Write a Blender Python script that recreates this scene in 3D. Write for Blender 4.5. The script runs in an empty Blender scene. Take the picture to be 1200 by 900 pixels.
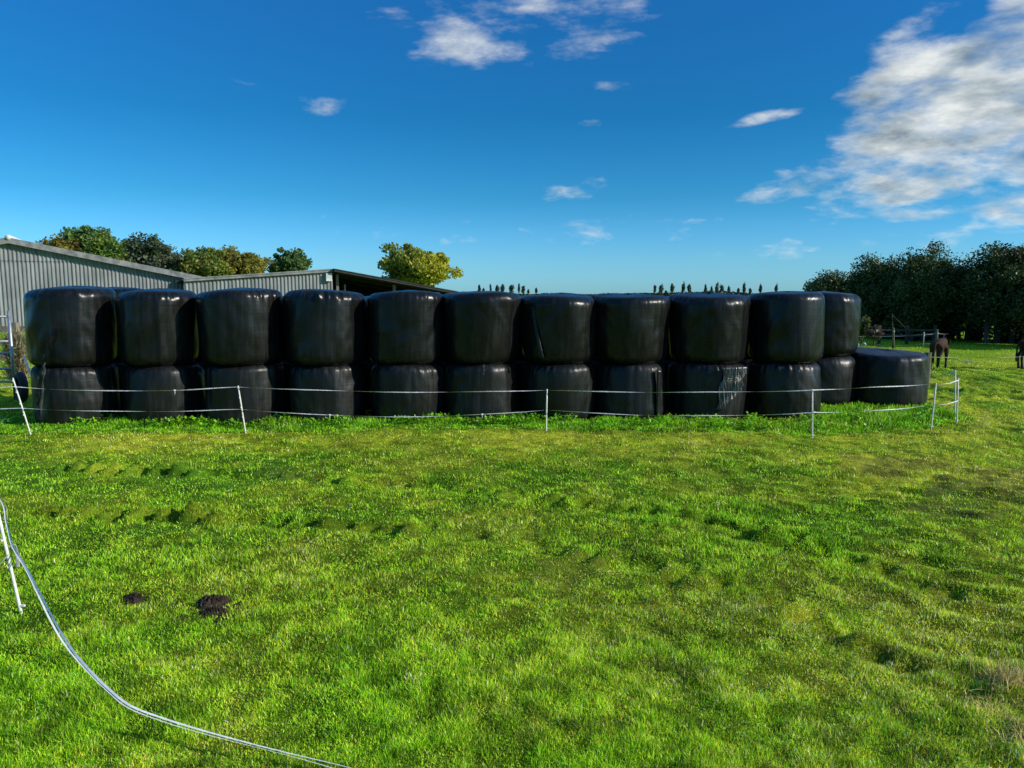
import bpy, bmesh, math, random
import numpy as np
from mathutils import Vector

random.seed(7)
RNG = np.random.default_rng(11)
sc = bpy.context.scene
COL = sc.collection

# ------------------------------------------------------------------ camera
F, W, H0 = 880.0, 1200.0, 900.0
CAM_Z = 2.0
PITCH = math.atan(105.0 / F)
cam_d = bpy.data.cameras.new('camera')
cam_d.sensor_width = 36.0
cam_d.lens = F / W * 36.0
cam_d.clip_start = 0.05
cam_d.clip_end = 9000
cam = bpy.data.objects.new('camera', cam_d)
COL.objects.link(cam)
cam.location = (0, 0, CAM_Z)
cam.rotation_euler = (math.pi / 2 - PITCH, 0, 0)
sc.camera = cam
FWD = Vector((0, math.cos(PITCH), -math.sin(PITCH)))
UP = Vector((0, math.sin(PITCH), math.cos(PITCH)))
RT = Vector((1, 0, 0))


def ray(px, py):
    return FWD + RT * ((px - 600) / F) + UP * ((450 - py) / F)


def gp(px, py, z=0.0):                       # point of the plane z seen at a pixel
    d = ray(px, py)
    t = (z - CAM_Z) / d.z
    return Vector((d.x * t, d.y * t, z))


def at(px, py, Y):                           # point of the plane y = Y seen at a pixel
    d = ray(px, py)
    t = Y / d.y
    return Vector((d.x * t, Y, CAM_Z + d.z * t))


# ------------------------------------------------------------------ noise
_tab = RNG.random((256, 256))


def vnoise(x, y):
    x = np.asarray(x, float); y = np.asarray(y, float)
    xi = np.floor(x).astype(int); yi = np.floor(y).astype(int)
    fx = x - xi; fy = y - yi
    fx = fx * fx * (3 - 2 * fx); fy = fy * fy * (3 - 2 * fy)
    a = _tab[xi & 255, yi & 255]; b = _tab[(xi + 1) & 255, yi & 255]
    c = _tab[xi & 255, (yi + 1) & 255]; d = _tab[(xi + 1) & 255, (yi + 1) & 255]
    return (a + (b - a) * fx) * (1 - fy) + (c + (d - c) * fx) * fy - 0.5


def fbm(x, y, f, oct=3):
    s = 0; a = 1.0
    for i in range(oct):
        s = s + a * vnoise(x * f + 17.3 * i, y * f + 9.1 * i)
        f *= 2.03; a *= 0.5
    return s


def polydist(x, y, pts):
    best = np.full(np.shape(x), 1e9); along = np.zeros(np.shape(x)); L = 0
    for a, b in zip(pts[:-1], pts[1:]):
        dx, dy = b[0] - a[0], b[1] - a[1]
        l = math.hypot(dx, dy)
        t = np.clip(((x - a[0]) * dx + (y - a[1]) * dy) / (l * l), 0, 1)
        d = np.hypot(x - a[0] - t * dx, y - a[1] - t * dy)
        m = d < best
        best = np.where(m, d, best); along = np.where(m, L + t * l, along)
        L += l
    return best, along


TRACKS = [[tuple(gp(*p))[:2] for p in q] for q in (
    [(60, 550), (300, 556), (480, 568), (600, 577), (700, 590), (800, 604), (900, 628), (1000, 655), (1120, 700)],
    [(40, 600), (200, 606), (330, 612), (480, 620), (590, 632), (700, 650), (780, 668), (880, 692), (960, 725), (1060, 775)],
)]
MUD = [(gp(1172, 577), 0.85, 0.28), (gp(1122, 598), 0.5, 0.16), (gp(1060, 548), 0.8, 0.3), (gp(690, 660), 0.5, 0.25), (gp(940, 660), 0.6, 0.25), (gp(1180, 560), 0.9, 0.3),
       (gp(330, 555), 0.5, .18), (gp(700, 507), 1.2, .1), (gp(1000, 700), .45, .2)]


def sstep(a, b, x):
    t = np.clip((x - a) / (b - a), 0, 1)
    return t * t * (3 - 2 * t)


def height(x, y):
    x = np.asarray(x, float); y = np.asarray(y, float)
    near = 1 - sstep(20, 60, np.hypot(x, y))
    rough = 0.75 + 0.5 * sstep(0.5, 3.5, x) + 1.6 * sstep(12.5, 16, y)
    h = 0.045 * fbm(x, y, 0.45, 2) + 0.034 * rough * fbm(x + 31, y, 1.6, 2) + 0.026 * rough * fbm(x, y + 77, 4.2, 2) + 0.026 * rough * fbm(x + 4, y + 3, 8.5, 1)
    for pts in TRACKS:
        d, s = polydist(x, y, pts)
        u = (s / 0.25 + 0.45 * vnoise(s * 1.3, s * 0 + 3) + d * 1.1) % 1.0
        crest = np.where(u < .25, u / .25, (1 - u) / .75) ** 1.1
        crest = crest * np.clip(0.75 + 1.3 * vnoise(s * 2.5 + 9, s * 0 + 1), .15, 1.3)
        fade = np.clip(0.90 + 0.7 * vnoise(s * 0.5 + 40, s * 0), 0.5, 1.1)
        h = h + fade * (0.175 * crest - 0.075) * np.exp(-(d / (0.15 + .12 * vnoise(s * 3, d * 0 + 7))) ** 4)
    # cloven and trampled ridges towards the lower right of the paddock
    rid = sstep(1.6, 3.0, x) * (1 - sstep(7.5, 9.5, y))
    h = h + rid * 0.02 * np.sin((x * 0.5 + y * 1.0) * 2 * math.pi / 0.34 + 4 * fbm(x, y, 0.9, 2)) * np.clip(0.5 + 2.2 * fbm(x + 9, y, 0.8, 2), 0, 1)
    return h * near


def hz(x, y):
    return float(height(np.array([x]), np.array([y]))[0])


def mudmask(x, y):
    m = np.zeros(np.shape(x))
    n = fbm(x, y, 2.2, 3)
    for p, rx, ry in MUD:
        d = ((x - p.x) / rx) ** 2 + ((y - p.y) / (ry * 2.2)) ** 2
        m = np.maximum(m, sstep(0.0, 0.8, 1 - d + 1.7 * n) * (.35 if p.x < 3 else .75))
    return m


def drymask(x, y):
    return np.clip(0.22 * np.exp(-((y - 10.25 - 0.02 * x) / 0.45) ** 2) * (np.abs(x) < 7) + 0.42 + 0.95 * fbm(x + 5, y + 50, 0.55, 3) + 0.65 * fbm(x, y, 2.4, 3) + 0.08 * sstep(-2, 3, x) - 0.18 * sstep(0.5, -2.5, x) * sstep(7, 4, y), 0, 1)


# ------------------------------------------------------------------ materials
def mat(name):
    m = bpy.data.materials.new(name); m.use_nodes = True
    nt = m.node_tree
    b = nt.nodes['Principled BSDF']
    return m, nt, b


def N(nt, typ, **kw):
    n = nt.nodes.new(typ)
    for k, v in kw.items():
        setattr(n, k, v)
    return n


def ramp(nt, fac, stops):
    r = N(nt, 'ShaderNodeValToRGB')
    el = r.color_ramp.elements
    while len(el) < len(stops):
        el.new(0.5)
    for e, (p, c) in zip(el, stops):
        e.position = p; e.color = (*c, 1)
    nt.links.new(fac, r.inputs[0])
    return r.outputs[0]


def coords(nt, scale=(1, 1, 1), kind='Object'):
    tc = N(nt, 'ShaderNodeTexCoord'); mp = N(nt, 'ShaderNodeMapping')
    mp.inputs['Scale'].default_value = scale
    nt.links.new(tc.outputs[kind], mp.inputs[0])
    return mp.outputs[0]


def noise(nt, vec, scale, detail=4, rough=0.55):
    n = N(nt, 'ShaderNodeTexNoise')
    n.inputs['Scale'].default_value = scale; n.inputs['Detail'].default_value = detail; n.inputs['Roughness'].default_value = rough
    nt.links.new(vec, n.inputs['Vector'])
    return n.outputs['Fac']


def bump(nt, b, hgt, strength, dist):
    bp = N(nt, 'ShaderNodeBump')
    bp.inputs['Strength'].default_value = strength; bp.inputs['Distance'].default_value = dist
    nt.links.new(hgt, bp.inputs['Height'])
    nt.links.new(bp.outputs[0], b.inputs['Normal'])
    return bp


def simple(name, c1, c2, scale=6, rough=0.7, vscale=(1, 1, 1), bs=0.3, bd=0.01, spec=0.4, metal=0.0, p=(0.35, 0.65)):
    m, nt, b = mat(name)
    v = coords(nt, vscale)
    n = noise(nt, v, scale, 5, 0.6)
    nt.links.new(ramp(nt, n, [(p[0], c1), (p[1], c2)]), b.inputs['Base Color'])
    b.inputs['Roughness'].default_value = rough
    b.inputs['Specular IOR Level'].default_value = spec
    b.inputs['Metallic'].default_value = metal
    if bs: bump(nt, b, n, bs, bd)
    return m


def leafmat(name, trans=0.35, rough=0.5, spec=0.3, var=0.25):
    m, nt, b = mat(name)
    a = N(nt, 'ShaderNodeAttribute', attribute_name='tint')
    n = noise(nt, coords(nt, kind='Object'), 1.7, 3)
    hs = N(nt, 'ShaderNodeHueSaturation')
    mr = N(nt, 'ShaderNodeMapRange')
    mr.inputs[1].default_value = 0.3; mr.inputs[2].default_value = 0.7
    mr.inputs[3].default_value = 1 - var; mr.inputs[4].default_value = 1 + var
    nt.links.new(n, mr.inputs[0]); nt.links.new(mr.outputs[0], hs.inputs['Value'])
    nt.links.new(a.outputs['Color'], hs.inputs['Color'])
    nt.links.new(hs.outputs[0], b.inputs['Base Color'])
    b.inputs['Roughness'].default_value = rough; b.inputs['Specular IOR Level'].default_value = spec
    t = N(nt, 'ShaderNodeBsdfTranslucent')
    nt.links.new(hs.outputs[0], t.inputs['Color'])
    mx = N(nt, 'ShaderNodeMixShader'); mx.inputs[0].default_value = trans
    nt.links.new(b.outputs[0], mx.inputs[1]); nt.links.new(t.outputs[0], mx.inputs[2])
    nt.links.new(mx.outputs[0], nt.nodes['Material Output'].inputs[0])
    return m


M = {}
M['grass'] = leafmat('grass_blade', 0.42, 0.38, 0.42, 0.12)
M['leaf'] = leafmat('tree_leaf', 0.30, 0.5, 0.3, 0.25)
M['hedge_leaf'] = leafmat('hedge_leaf', 0.12, 0.5, 0.25, 0.25)
M['dry'] = leafmat('dry_stalk', 0.25, 0.7, 0.2, 0.2)
M['bark'] = simple('bark', (0.03, 0.024, 0.018), (0.085, 0.07, 0.055), 5, 0.9, (1, 1, .25), 0.6, 0.03)
M['soil'] = simple('mole_soil', (0.012, 0.009, 0.007), (0.055, 0.040, 0.028), 26, 0.95, bs=0.9, bd=0.02, spec=0.15)
M['white_plastic'] = simple('white_plastic', (0.62, 0.60, 0.52), (0.80, 0.78, 0.70), 40, 0.45, bs=0)
M['white_tape'] = simple('white_tape', (0.34, 0.34, 0.32), (0.80, 0.79, 0.74), 45, 0.6, bs=0.3, bd=0.002)
M['fresh_tape'] = simple('fresh_tape', (0.68, 0.68, 0.67), (0.86, 0.86, 0.84), 30, 0.55, bs=0.2, bd=0.001)
M['grey_tape'] = simple('grey_tape', (0.22, 0.22, 0.21), (0.42, 0.42, 0.40), 60, 0.6, bs=0.3, bd=0.002)
M['galv'] = simple('galvanised_steel', (0.30, 0.31, 0.32), (0.46, 0.47, 0.48), 18, 0.42, bs=0, metal=0.7)
M['timber'] = simple('weathered_timber', (0.11, 0.09, 0.065), (0.28, 0.25, 0.2), 8, 0.9, (6, 6, 0.6), 0.6, 0.01)
M['old_timber'] = simple('mossy_timber', (0.06, 0.06, 0.035), (0.16, 0.16, 0.10), 8, 0.9, (4, 4, 0.8), 0.6, 0.01)
M['rubber'] = simple('tyre_rubber', (0.012, 0.012, 0.012), (0.03, 0.03, 0.03), 12, 0.7)
M['stone'] = simple('pale_stone', (0.35, 0.34, 0.31), (0.6, 0.58, 0.54), 9, 0.85, bs=0.6, bd=0.02)
M['dark_steel'] = simple('dark_steel', (0.012, 0.012, 0.012), (0.03, 0.03, 0.029), 5, 0.7, bs=0)
M['trim'] = simple('cement_verge', (0.13, 0.135, 0.135), (0.27, 0.275, 0.27), 3, 0.8, (1, 1, 1), 0.2, 0.01)
M['ridge'] = simple('pale_ridge_cap', (0.45, 0.46, 0.45), (0.65, 0.66, 0.64), 5, 0.7, bs=0)
M['hoof'] = simple('hoof', (0.01, 0.009, 0.008), (0.03, 0.025, 0.02), 20, 0.6, bs=0)
M['eye'] = simple('eye', (0.005, 0.004, 0.004), (0.01, 0.008, 0.008), 20, 0.1, bs=0)


def corrugated():
    m, nt, b = mat('weathered_corrugated_sheet')
    v = coords(nt, (1, 1, 1))
    v2 = coords(nt, (1, 1, 0.06))
    streak = noise(nt, v2, 4.6, 6, 0.8)
    blot = noise(nt, v, 0.7, 4)
    mx = N(nt, 'ShaderNodeMath', operation='ADD')
    h = N(nt, 'ShaderNodeMath', operation='MULTIPLY'); h.inputs[1].default_value = 0.45
    nt.links.new(blot, h.inputs[0]); nt.links.new(streak, mx.inputs[0]); nt.links.new(h.outputs[0], mx.inputs[1])
    c = ramp(nt, mx.outputs[0], [(0.42, (0.085, 0.092, 0.096)), (0.64, (0.18, 0.19, 0.193)), (0.92, (0.31, 0.325, 0.325))])
    nt.links.new(c, b.inputs['Base Color'])
    b.inputs['Roughness'].default_value = 0.75
    b.inputs['Specular IOR Level'].default_value = 0.25
    return m


M['sheet'] = corrugated()


def wrap_mat(name, k, ra, rb):
    m, nt, b = mat(name)
    oi = N(nt, 'ShaderNodeObjectInfo')
    tc = N(nt, 'ShaderNodeTexCoord')
    off = N(nt, 'ShaderNodeVectorMath', operation='MULTIPLY_ADD')
    nt.links.new(tc.outputs['Object'], off.inputs[0])
    off.inputs[1].default_value = (1, 1, 1)
    cm = N(nt, 'ShaderNodeCombineXYZ')
    ml = N(nt, 'ShaderNodeMath', operation='MULTIPLY'); ml.inputs[1].default_value = 37
    nt.links.new(oi.outputs['Random'], ml.inputs[0])
    nt.links.new(ml.outputs[0], cm.inputs[0]); nt.links.new(ml.outputs[0], cm.inputs[1])
    nt.links.new(cm.outputs[0], off.inputs[2])
    mp = N(nt, 'ShaderNodeMapping'); mp.inputs['Scale'].default_value = (1, 1, 0.07)
    nt.links.new(off.outputs[0], mp.inputs[0])
    streak = noise(nt, mp.outputs[0], 14, 6, 0.65)
    broad = noise(nt, off.outputs[0], 2.3, 3)
    fine = noise(nt, off.outputs[0], 34, 4)
    mp2 = N(nt, 'ShaderNodeMapping'); mp2.inputs['Scale'].default_value = (0.5, 0.5, 1.0)
    nt.links.new(off.outputs[0], mp2.inputs[0])
    dent = noise(nt, mp2.outputs[0], 6, 3)
    add = N(nt, 'ShaderNodeMath', operation='ADD'); nt.links.new(streak, add.inputs[0])
    h2 = N(nt, 'ShaderNodeMath', operation='MULTIPLY'); h2.inputs[1].default_value = 0.6
    nt.links.new(broad, h2.inputs[0]); nt.links.new(h2.outputs[0], add.inputs[1])
    c = ramp(nt, add.outputs[0], [(0.50, (0.0030 * k, 0.0034 * k, 0.0034 * k)), (0.8, (0.0056 * k, 0.0062 * k, 0.0060 * k)), (1.12, (0.014 * k, 0.015 * k, 0.0143 * k))])
    nt.links.new(c, b.inputs['Base Color'])
    r = N(nt, 'ShaderNodeMapRange')
    r.inputs[1].default_value = 0.3; r.inputs[2].default_value = 0.7; r.inputs[3].default_value = ra; r.inputs[4].default_value = rb
    nt.links.new(streak, r.inputs[0]); nt.links.new(r.outputs[0], b.inputs['Roughness'])
    b.inputs['Specular IOR Level'].default_value = 0.30
    s1 = N(nt, 'ShaderNodeMath', operation='MULTIPLY_ADD'); s1.inputs[1].default_value = 0.12
    nt.links.new(fine, s1.inputs[0]); nt.links.new(streak, s1.inputs[2])
    s2 = N(nt, 'ShaderNodeMath', operation='MULTIPLY_ADD'); s2.inputs[1].default_value = 0.9
    nt.links.new(dent, s2.inputs[0]); nt.links.new(s1.outputs[0], s2.inputs[2])
    mp3 = N(nt, 'ShaderNodeMapping'); mp3.inputs['Scale'].default_value = (0.25, 0.25, 9); mp3.inputs['Rotation'].default_value = (0.10, 0.06, 0)
    nt.links.new(off.outputs[0], mp3.inputs[0])
    lap = noise(nt, mp3.outputs[0], 2.0, 2)
    s3 = N(nt, 'ShaderNodeMath', operation='MULTIPLY_ADD'); s3.inputs[1].default_value = 0.5
    nt.links.new(lap, s3.inputs[0]); nt.links.new(s2.outputs[0], s3.inputs[2])
    bump(nt, b, s3.outputs[0], 0.28, 0.012)
    return m


M['wrap'] = wrap_mat('black_stretch_wrap', 1.0, .24, .36)
M['dusty_wrap'] = wrap_mat('dusty_stretch_wrap', 1.35, .32, .46)


def crinkle_mat():
    m, nt, b = mat('crinkled_wrap')
    v = coords(nt, (1, 1, 0.13))
    n = noise(nt, v, 34, 4, 0.65)
    b.inputs['Base Color'].default_value = (0.014, 0.015, 0.015, 1)
    nt.links.new(ramp(nt, n, [(0.35, (0.012, 0.013, 0.013)), (0.65, (0.11, 0.115, 0.11))]), b.inputs['Base Color'])  # pale glints of the wrinkles painted into the film colour
    b.inputs['Roughness'].default_value = 0.3
    b.inputs['Specular IOR Level'].default_value = 0.8
    bump(nt, b, n, 0.6, 0.012)
    return m


M['crinkle'] = crinkle_mat()


def ground_mat():
    m, nt, b = mat('paddock_turf')
    v = coords(nt)
    a = N(nt, 'ShaderNodeAttribute', attribute_name='tint')
    n = noise(nt, v, 0.35, 6, 0.65); n2 = noise(nt, v, 9, 5, 0.7)
    big = N(nt, 'ShaderNodeMixRGB', blend_type='MULTIPLY'); big.inputs[0].default_value = 0.8
    nt.links.new(a.outputs['Color'], big.inputs[1])
    nt.links.new(ramp(nt, n2, [(0.3, (0.45, 0.45, 0.45)), (0.7, (1.35, 1.3, 1.2))]), big.inputs[2])
    b2 = N(nt, 'ShaderNodeMixRGB', blend_type='MULTIPLY'); b2.inputs[0].default_value = 0.6
    nt.links.new(big.outputs[0], b2.inputs[1])
    nt.links.new(ramp(nt, n, [(0.3, (0.55, 0.62, 0.6)), (0.7, (1.3, 1.25, 1.2))]), b2.inputs[2])
    nt.links.new(b2.outputs[0], b.inputs['Base Color'])
    b.inputs['Roughness'].default_value = 1.0; b.inputs['Specular IOR Level'].default_value = 0.05
    bump(nt, b, n2, 0.8, 0.05)
    return m


M['ground'] = ground_mat()


# ------------------------------------------------------------------ builders
def tag(o, label=None, cat=None, group=None, kind=None):
    if label: o['label'] = label
    if cat: o['category'] = cat
    if group: o['group'] = group
    if kind: o['kind'] = kind
    return o


def empty(name, loc, label, cat, group=None, rz=0.0):
    o = bpy.data.objects.new(name, None); COL.objects.link(o)
    o.empty_display_size = 0.2
    o.location = loc; o.rotation_euler = (0, 0, rz)
    return tag(o, label, cat, group)


def mesh_obj(name, verts, faces, m, parent=None, loc=(0, 0, 0), smooth=False):
    me = bpy.data.meshes.new(name); me.from_pydata([tuple(v) for v in verts], [], faces); me.update()
    if smooth:
        me.polygons.foreach_set('use_smooth', [True] * len(me.polygons))
    o = bpy.data.objects.new(name, me); COL.objects.link(o)
    me.materials.append(m)
    o.location = loc
    if parent: o.parent = parent
    return o


def np_mesh(name, verts, quads, tris, m, tint=None, parent=None, loc=(0, 0, 0), smooth=False):
    me = bpy.data.meshes.new(name)
    nv = len(verts); nq = len(quads); nt_ = len(tris)
    me.vertices.add(nv); me.vertices.foreach_set('co', np.ascontiguousarray(verts, np.float32).ravel())
    loops = np.concatenate([np.asarray(quads, np.int32).ravel(), np.asarray(tris, np.int32).ravel()])
    me.loops.add(len(loops)); me.loops.foreach_set('vertex_index', loops)
    starts = np.concatenate([np.arange(nq) * 4, nq * 4 + np.arange(nt_) * 3]).astype(np.int32)
    me.polygons.add(nq + nt_); me.polygons.foreach_set('loop_start', starts)
    if smooth:
        me.polygons.foreach_set('use_smooth', np.ones(nq + nt_, bool))
    me.update(calc_edges=True)
    if tint is not None:
        at_ = me.attributes.new('tint', 'FLOAT_COLOR', 'POINT')
        at_.data.foreach_set('color', np.concatenate([tint, np.ones((nv, 1))], 1).astype(np.float32).ravel())
    me.materials.append(m)
    o = bpy.data.objects.new(name, me); COL.objects.link(o); o.location = loc
    if parent: o.parent = parent
    return o


class MB:
    def __init__(self):
        self.v = []; self.f = []

    def box(self, c, s, rz=0.0, tilt=0.0):
        b = len(self.v)
        cr, sr = math.cos(rz), math.sin(rz)
        for dz in (-1, 1):
            for dx, dy in ((-1, -1), (1, -1), (1, 1), (-1, 1)):
                x, y, z = dx * s[0] / 2, dy * s[1] / 2, dz * s[2] / 2
                x, z = x * math.cos(tilt) - z * math.sin(tilt), x * math.sin(tilt) + z * math.cos(tilt)
                self.v.append((c[0] + x * cr - y * sr, c[1] + x * sr + y * cr, c[2] + z))
        for q in ((3, 2, 1, 0), (4, 5, 6, 7), (0, 1, 5, 4), (1, 2, 6, 5), (2, 3, 7, 6), (3, 0, 4, 7)):
            self.f.append([b + i for i in q])

    def tube(self, pts, rads, n=8, cap=True):
        pts = [Vector(p) for p in pts]
        if not hasattr(rads, '__len__'): rads = [rads] * len(pts)
        rings = []
        prev = None
        for i, p in enumerate(pts):
            t = (pts[min(i + 1, len(pts) - 1)] - pts[max(i - 1, 0)]).normalized()
            if prev is None:
                a = t.cross(Vector((0, 0, 1)))
                if a.length < 0.05: a = t.cross(Vector((1, 0, 0)))
            else:
                a = prev - t * prev.dot(t)
            a.normalize(); prev = a
            bvec = t.cross(a)
            ring = []
            for k in range(n):
                w = 2 * math.pi * k / n
                ring.append(len(self.v))
                self.v.append(tuple(p + (a * math.cos(w) + bvec * math.sin(w)) * rads[i]))
            rings.append(ring)
        for r0, r1 in zip(rings[:-1], rings[1:]):
            for k in range(n):
                self.f.append([r0[k], r0[(k + 1) % n], r1[(k + 1) % n], r1[k]])
        if cap:
            self.f.append(rings[0][::-1]); self.f.append(rings[-1])

    def ribbon(self, pts, w, twist=0.0, phase=0.0):
        pts = [Vector(p) for p in pts]; b = len(self.v); s = 0
        for i, p in enumerate(pts):
            t = (pts[min(i + 1, len(pts) - 1)] - pts[max(i - 1, 0)]).normalized()
            if i: s += (p - pts[i - 1]).length
            side = t.cross(Vector((0, 0, 1))).normalized(); up = side.cross(t)
            a = phase + twist * s
            d = side * math.cos(a) + up * math.sin(a)
            self.v.append(tuple(p - d * w / 2)); self.v.append(tuple(p + d * w / 2))
        for i in range(len(pts) - 1):
            self.f.append([b + 2 * i, b + 2 * i + 1, b + 2 * i + 3, b + 2 * i + 2])

    def build(self, name, m, parent=None, loc=(0, 0, 0), smooth=False):
        return mesh_obj(name, self.v, self.f, m, parent, loc, smooth)


# ------------------------------------------------------------------ ground
def axis(lo, hi, step, far_lo, far_hi):
    a = list(np.arange(lo, hi + 1e-6, step)); s = step; x = hi
    while x < far_hi:
        s *= 1.22; x += s; a.append(min(x, far_hi))
    s = step; x = lo; pre = []
    while x > far_lo:
        s *= 1.22; x -= s; pre.append(max(x, far_lo))
    return np.array(pre[::-1] + a)


gx = axis(-10.5, 13, 0.045, -4500, 4500)
gy = axis(2.4, 16, 0.045, -400, 6000)
X, Y = np.meshgrid(gx, gy)
Z = height(X, Y)
nx, ny = len(gx), len(gy)
idx = np.arange(nx * ny).reshape(ny, nx)
quads = np.stack([idx[:-1, :-1], idx[:-1, 1:], idx[1:, 1:], idx[1:, :-1]], -1).reshape(-1, 4)
xf, yf = X.ravel(), Y.ravel()
dist = np.hypot(xf, yf)
mm = mudmask(xf, yf)[:, None]; dm = drymask(xf, yf)[:, None]
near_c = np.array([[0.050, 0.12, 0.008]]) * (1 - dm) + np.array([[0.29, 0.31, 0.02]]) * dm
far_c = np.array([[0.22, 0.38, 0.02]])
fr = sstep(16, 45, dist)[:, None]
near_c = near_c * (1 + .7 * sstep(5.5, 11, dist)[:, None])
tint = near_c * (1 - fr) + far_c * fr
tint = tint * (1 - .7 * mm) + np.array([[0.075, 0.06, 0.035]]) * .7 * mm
clod = 0.55 + 0.45 * sstep(-.35, .25, fbm(xf + 2, yf + 6, 5.0, 3))
tint = tint * np.where(dist < 16, clod, 1)[:, None]
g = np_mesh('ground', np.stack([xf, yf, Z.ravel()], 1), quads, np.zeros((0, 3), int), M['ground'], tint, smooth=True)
tag(g, kind='structure')


def zgrid(x, y):                               # height of the ground sheet itself, between its vertices
    i = np.clip(np.searchsorted(gx, x) - 1, 0, nx - 2); j = np.clip(np.searchsorted(gy, y) - 1, 0, ny - 2)
    fx = (x - gx[i]) / (gx[i + 1] - gx[i]); fy_ = (y - gy[j]) / (gy[j + 1] - gy[j])
    return (Z[j, i] * (1 - fx) + Z[j, i + 1] * fx) * (1 - fy_) + (Z[j + 1, i] * (1 - fx) + Z[j + 1, i + 1] * fx) * fy_


# ------------------------------------------------------------------ grass
def blades(name, x, y, hgt, wid, col, m=M['grass'], lean=0.55, zbase=None, parent=None, loc=(0, 0, 0), curl=0.6):
    n = len(x)
    z = zgrid(x, y) if zbase is None else zbase
    yaw = RNG.random(n) * 2 * math.pi
    la = RNG.random(n) * 2 * math.pi
    l = np.abs(RNG.normal(0, lean, n)).clip(0, 1.3)
    lx, ly = np.cos(la) * np.sin(l), np.sin(la) * np.sin(l); lz = np.cos(l)
    wx, wy = np.cos(yaw) * wid / 2, np.sin(yaw) * wid / 2
    k = 1 + curl * RNG.random(n)
    base = np.stack([x, y, z - 0.004], 1)
    mid = base + np.stack([lx, ly, lz], 1) * (hgt * 0.55)[:, None]
    l2 = np.minimum(l * k + 0.12, 1.5)
    tip = mid + np.stack([np.cos(la) * np.sin(l2), np.sin(la) * np.sin(l2), np.cos(l2)], 1) * (hgt * 0.5)[:, None]
    w = np.stack([wx, wy, np.zeros(n)], 1)
    V = np.stack([base - w * .8, base + w * .8, mid + w, mid - w, tip], 1).reshape(-1, 3)
    b = np.arange(n) * 5
    q = np.stack([b, b + 1, b + 2, b + 3], 1); t = np.stack([b + 3, b + 2, b + 4], 1)
    C = np.repeat(col, 5, 0)
    return np_mesh(name, V, q, t, m, C, parent, loc)


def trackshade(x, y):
    t = np.ones(len(x))                       # shadows of the tyre prints painted into the grass colour
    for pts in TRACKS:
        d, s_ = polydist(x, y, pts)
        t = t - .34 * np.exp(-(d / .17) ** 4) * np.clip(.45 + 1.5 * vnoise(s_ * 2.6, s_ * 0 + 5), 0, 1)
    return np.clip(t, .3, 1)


def grass_colour(x, y, lush=0.0):
    n = len(x)
    dm = np.clip(drymask(x, y) - lush, 0, 1)
    r = RNG.random(n)
    green = np.array([0.25, 0.58, 0.010]); lime = np.array([0.50, 0.78, 0.035]); straw = np.array([0.95, 0.85, 0.36]); olive = np.array([0.44, 0.50, 0.03])
    a = np.clip(RNG.random(n) * 0.75 + dm * 0.45, 0, 1)[:, None]
    c = green * (1 - a) + lime * a
    o = (RNG.random(n) < dm * 0.6)[:, None]
    c = np.where(o, olive * (0.8 + 0.4 * r[:, None]), c)
    s = (RNG.random(n) < 0.012 + 0.30 * np.clip(dm - 0.40, 0, 1))[:, None]
    c = np.where(s, straw * (0.55 + 0.6 * r[:, None]), c)
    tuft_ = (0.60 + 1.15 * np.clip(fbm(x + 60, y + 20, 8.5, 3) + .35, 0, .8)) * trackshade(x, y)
    return (c * (np.exp(RNG.normal(-.04, .50, n) * (1 - .45 * sstep(5, 12, y))) * tuft_)[:, None]).clip(0, .97)


GR = 1000000
yy = 80 + (1 - RNG.random(GR)) ** 1.0 * 560           # rows as seen from the gateway, dense near, thin far
yy = np.where(RNG.random(GR) < 0.12, 28 + RNG.random(GR) * 70, yy)
D = F * CAM_Z / yy
lat = (RNG.random(GR) * 2 - 1) * (0.80 * D + 0.3)
keep = ~((D > 11.4) & (D < 14.2) & (lat > -7.5) & (lat < 4.4) & (RNG.random(GR) < .9)) & (D < 60)
x, y = lat[keep], D[keep]
ex, ey = RNG.uniform(-9, 9, 260000), RNG.uniform(0.6, 7.5, 260000)         # the rest of the near paddock, to either side
k = (np.abs(ex) > 0.78 * ey + .2) | (ey < 3.1)
x, y = np.concatenate([x, ex[k]]), np.concatenate([y, ey[k]])
for pts in TRACKS:                             # trodden grass regrowing thickly over the wheel prints
    P_ = np.array(pts); n_t = 26000
    i_ = RNG.integers(0, len(P_) - 1, n_t); t_ = RNG.random(n_t)[:, None]
    q_ = P_[i_] * (1 - t_) + P_[i_ + 1] * t_ + RNG.normal(0, .16, (n_t, 2))
    x, y = np.concatenate([x, q_[:, 0]]), np.concatenate([y, q_[:, 1]])
mud = mudmask(x, y)
k = RNG.random(len(x)) > mud * 0.45
x, y, mud = x[k], y[k], mud[k]
patch = np.clip(0.85 + 0.55 * fbm(x, y, 1.3, 2) + 1.0 * fbm(x + 8, y, 7.5, 2), 0.45, 1.5)
hg = (0.018 + 0.026 * RNG.random(len(x))) * patch * (1 - 0.5 * mud) * (1 + 0.25 * sstep(12, 25, y))
wd = (0.0024 + 0.0030 * RNG.random(len(x))) * np.clip((y / 4.0) ** .75, 0.85, 4.5)
tag(blades('short_grass', x, y, hg, wd, grass_colour(x, y), lean=1.0), 'short grazed green paddock grass', 'grass', kind='stuff')

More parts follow.
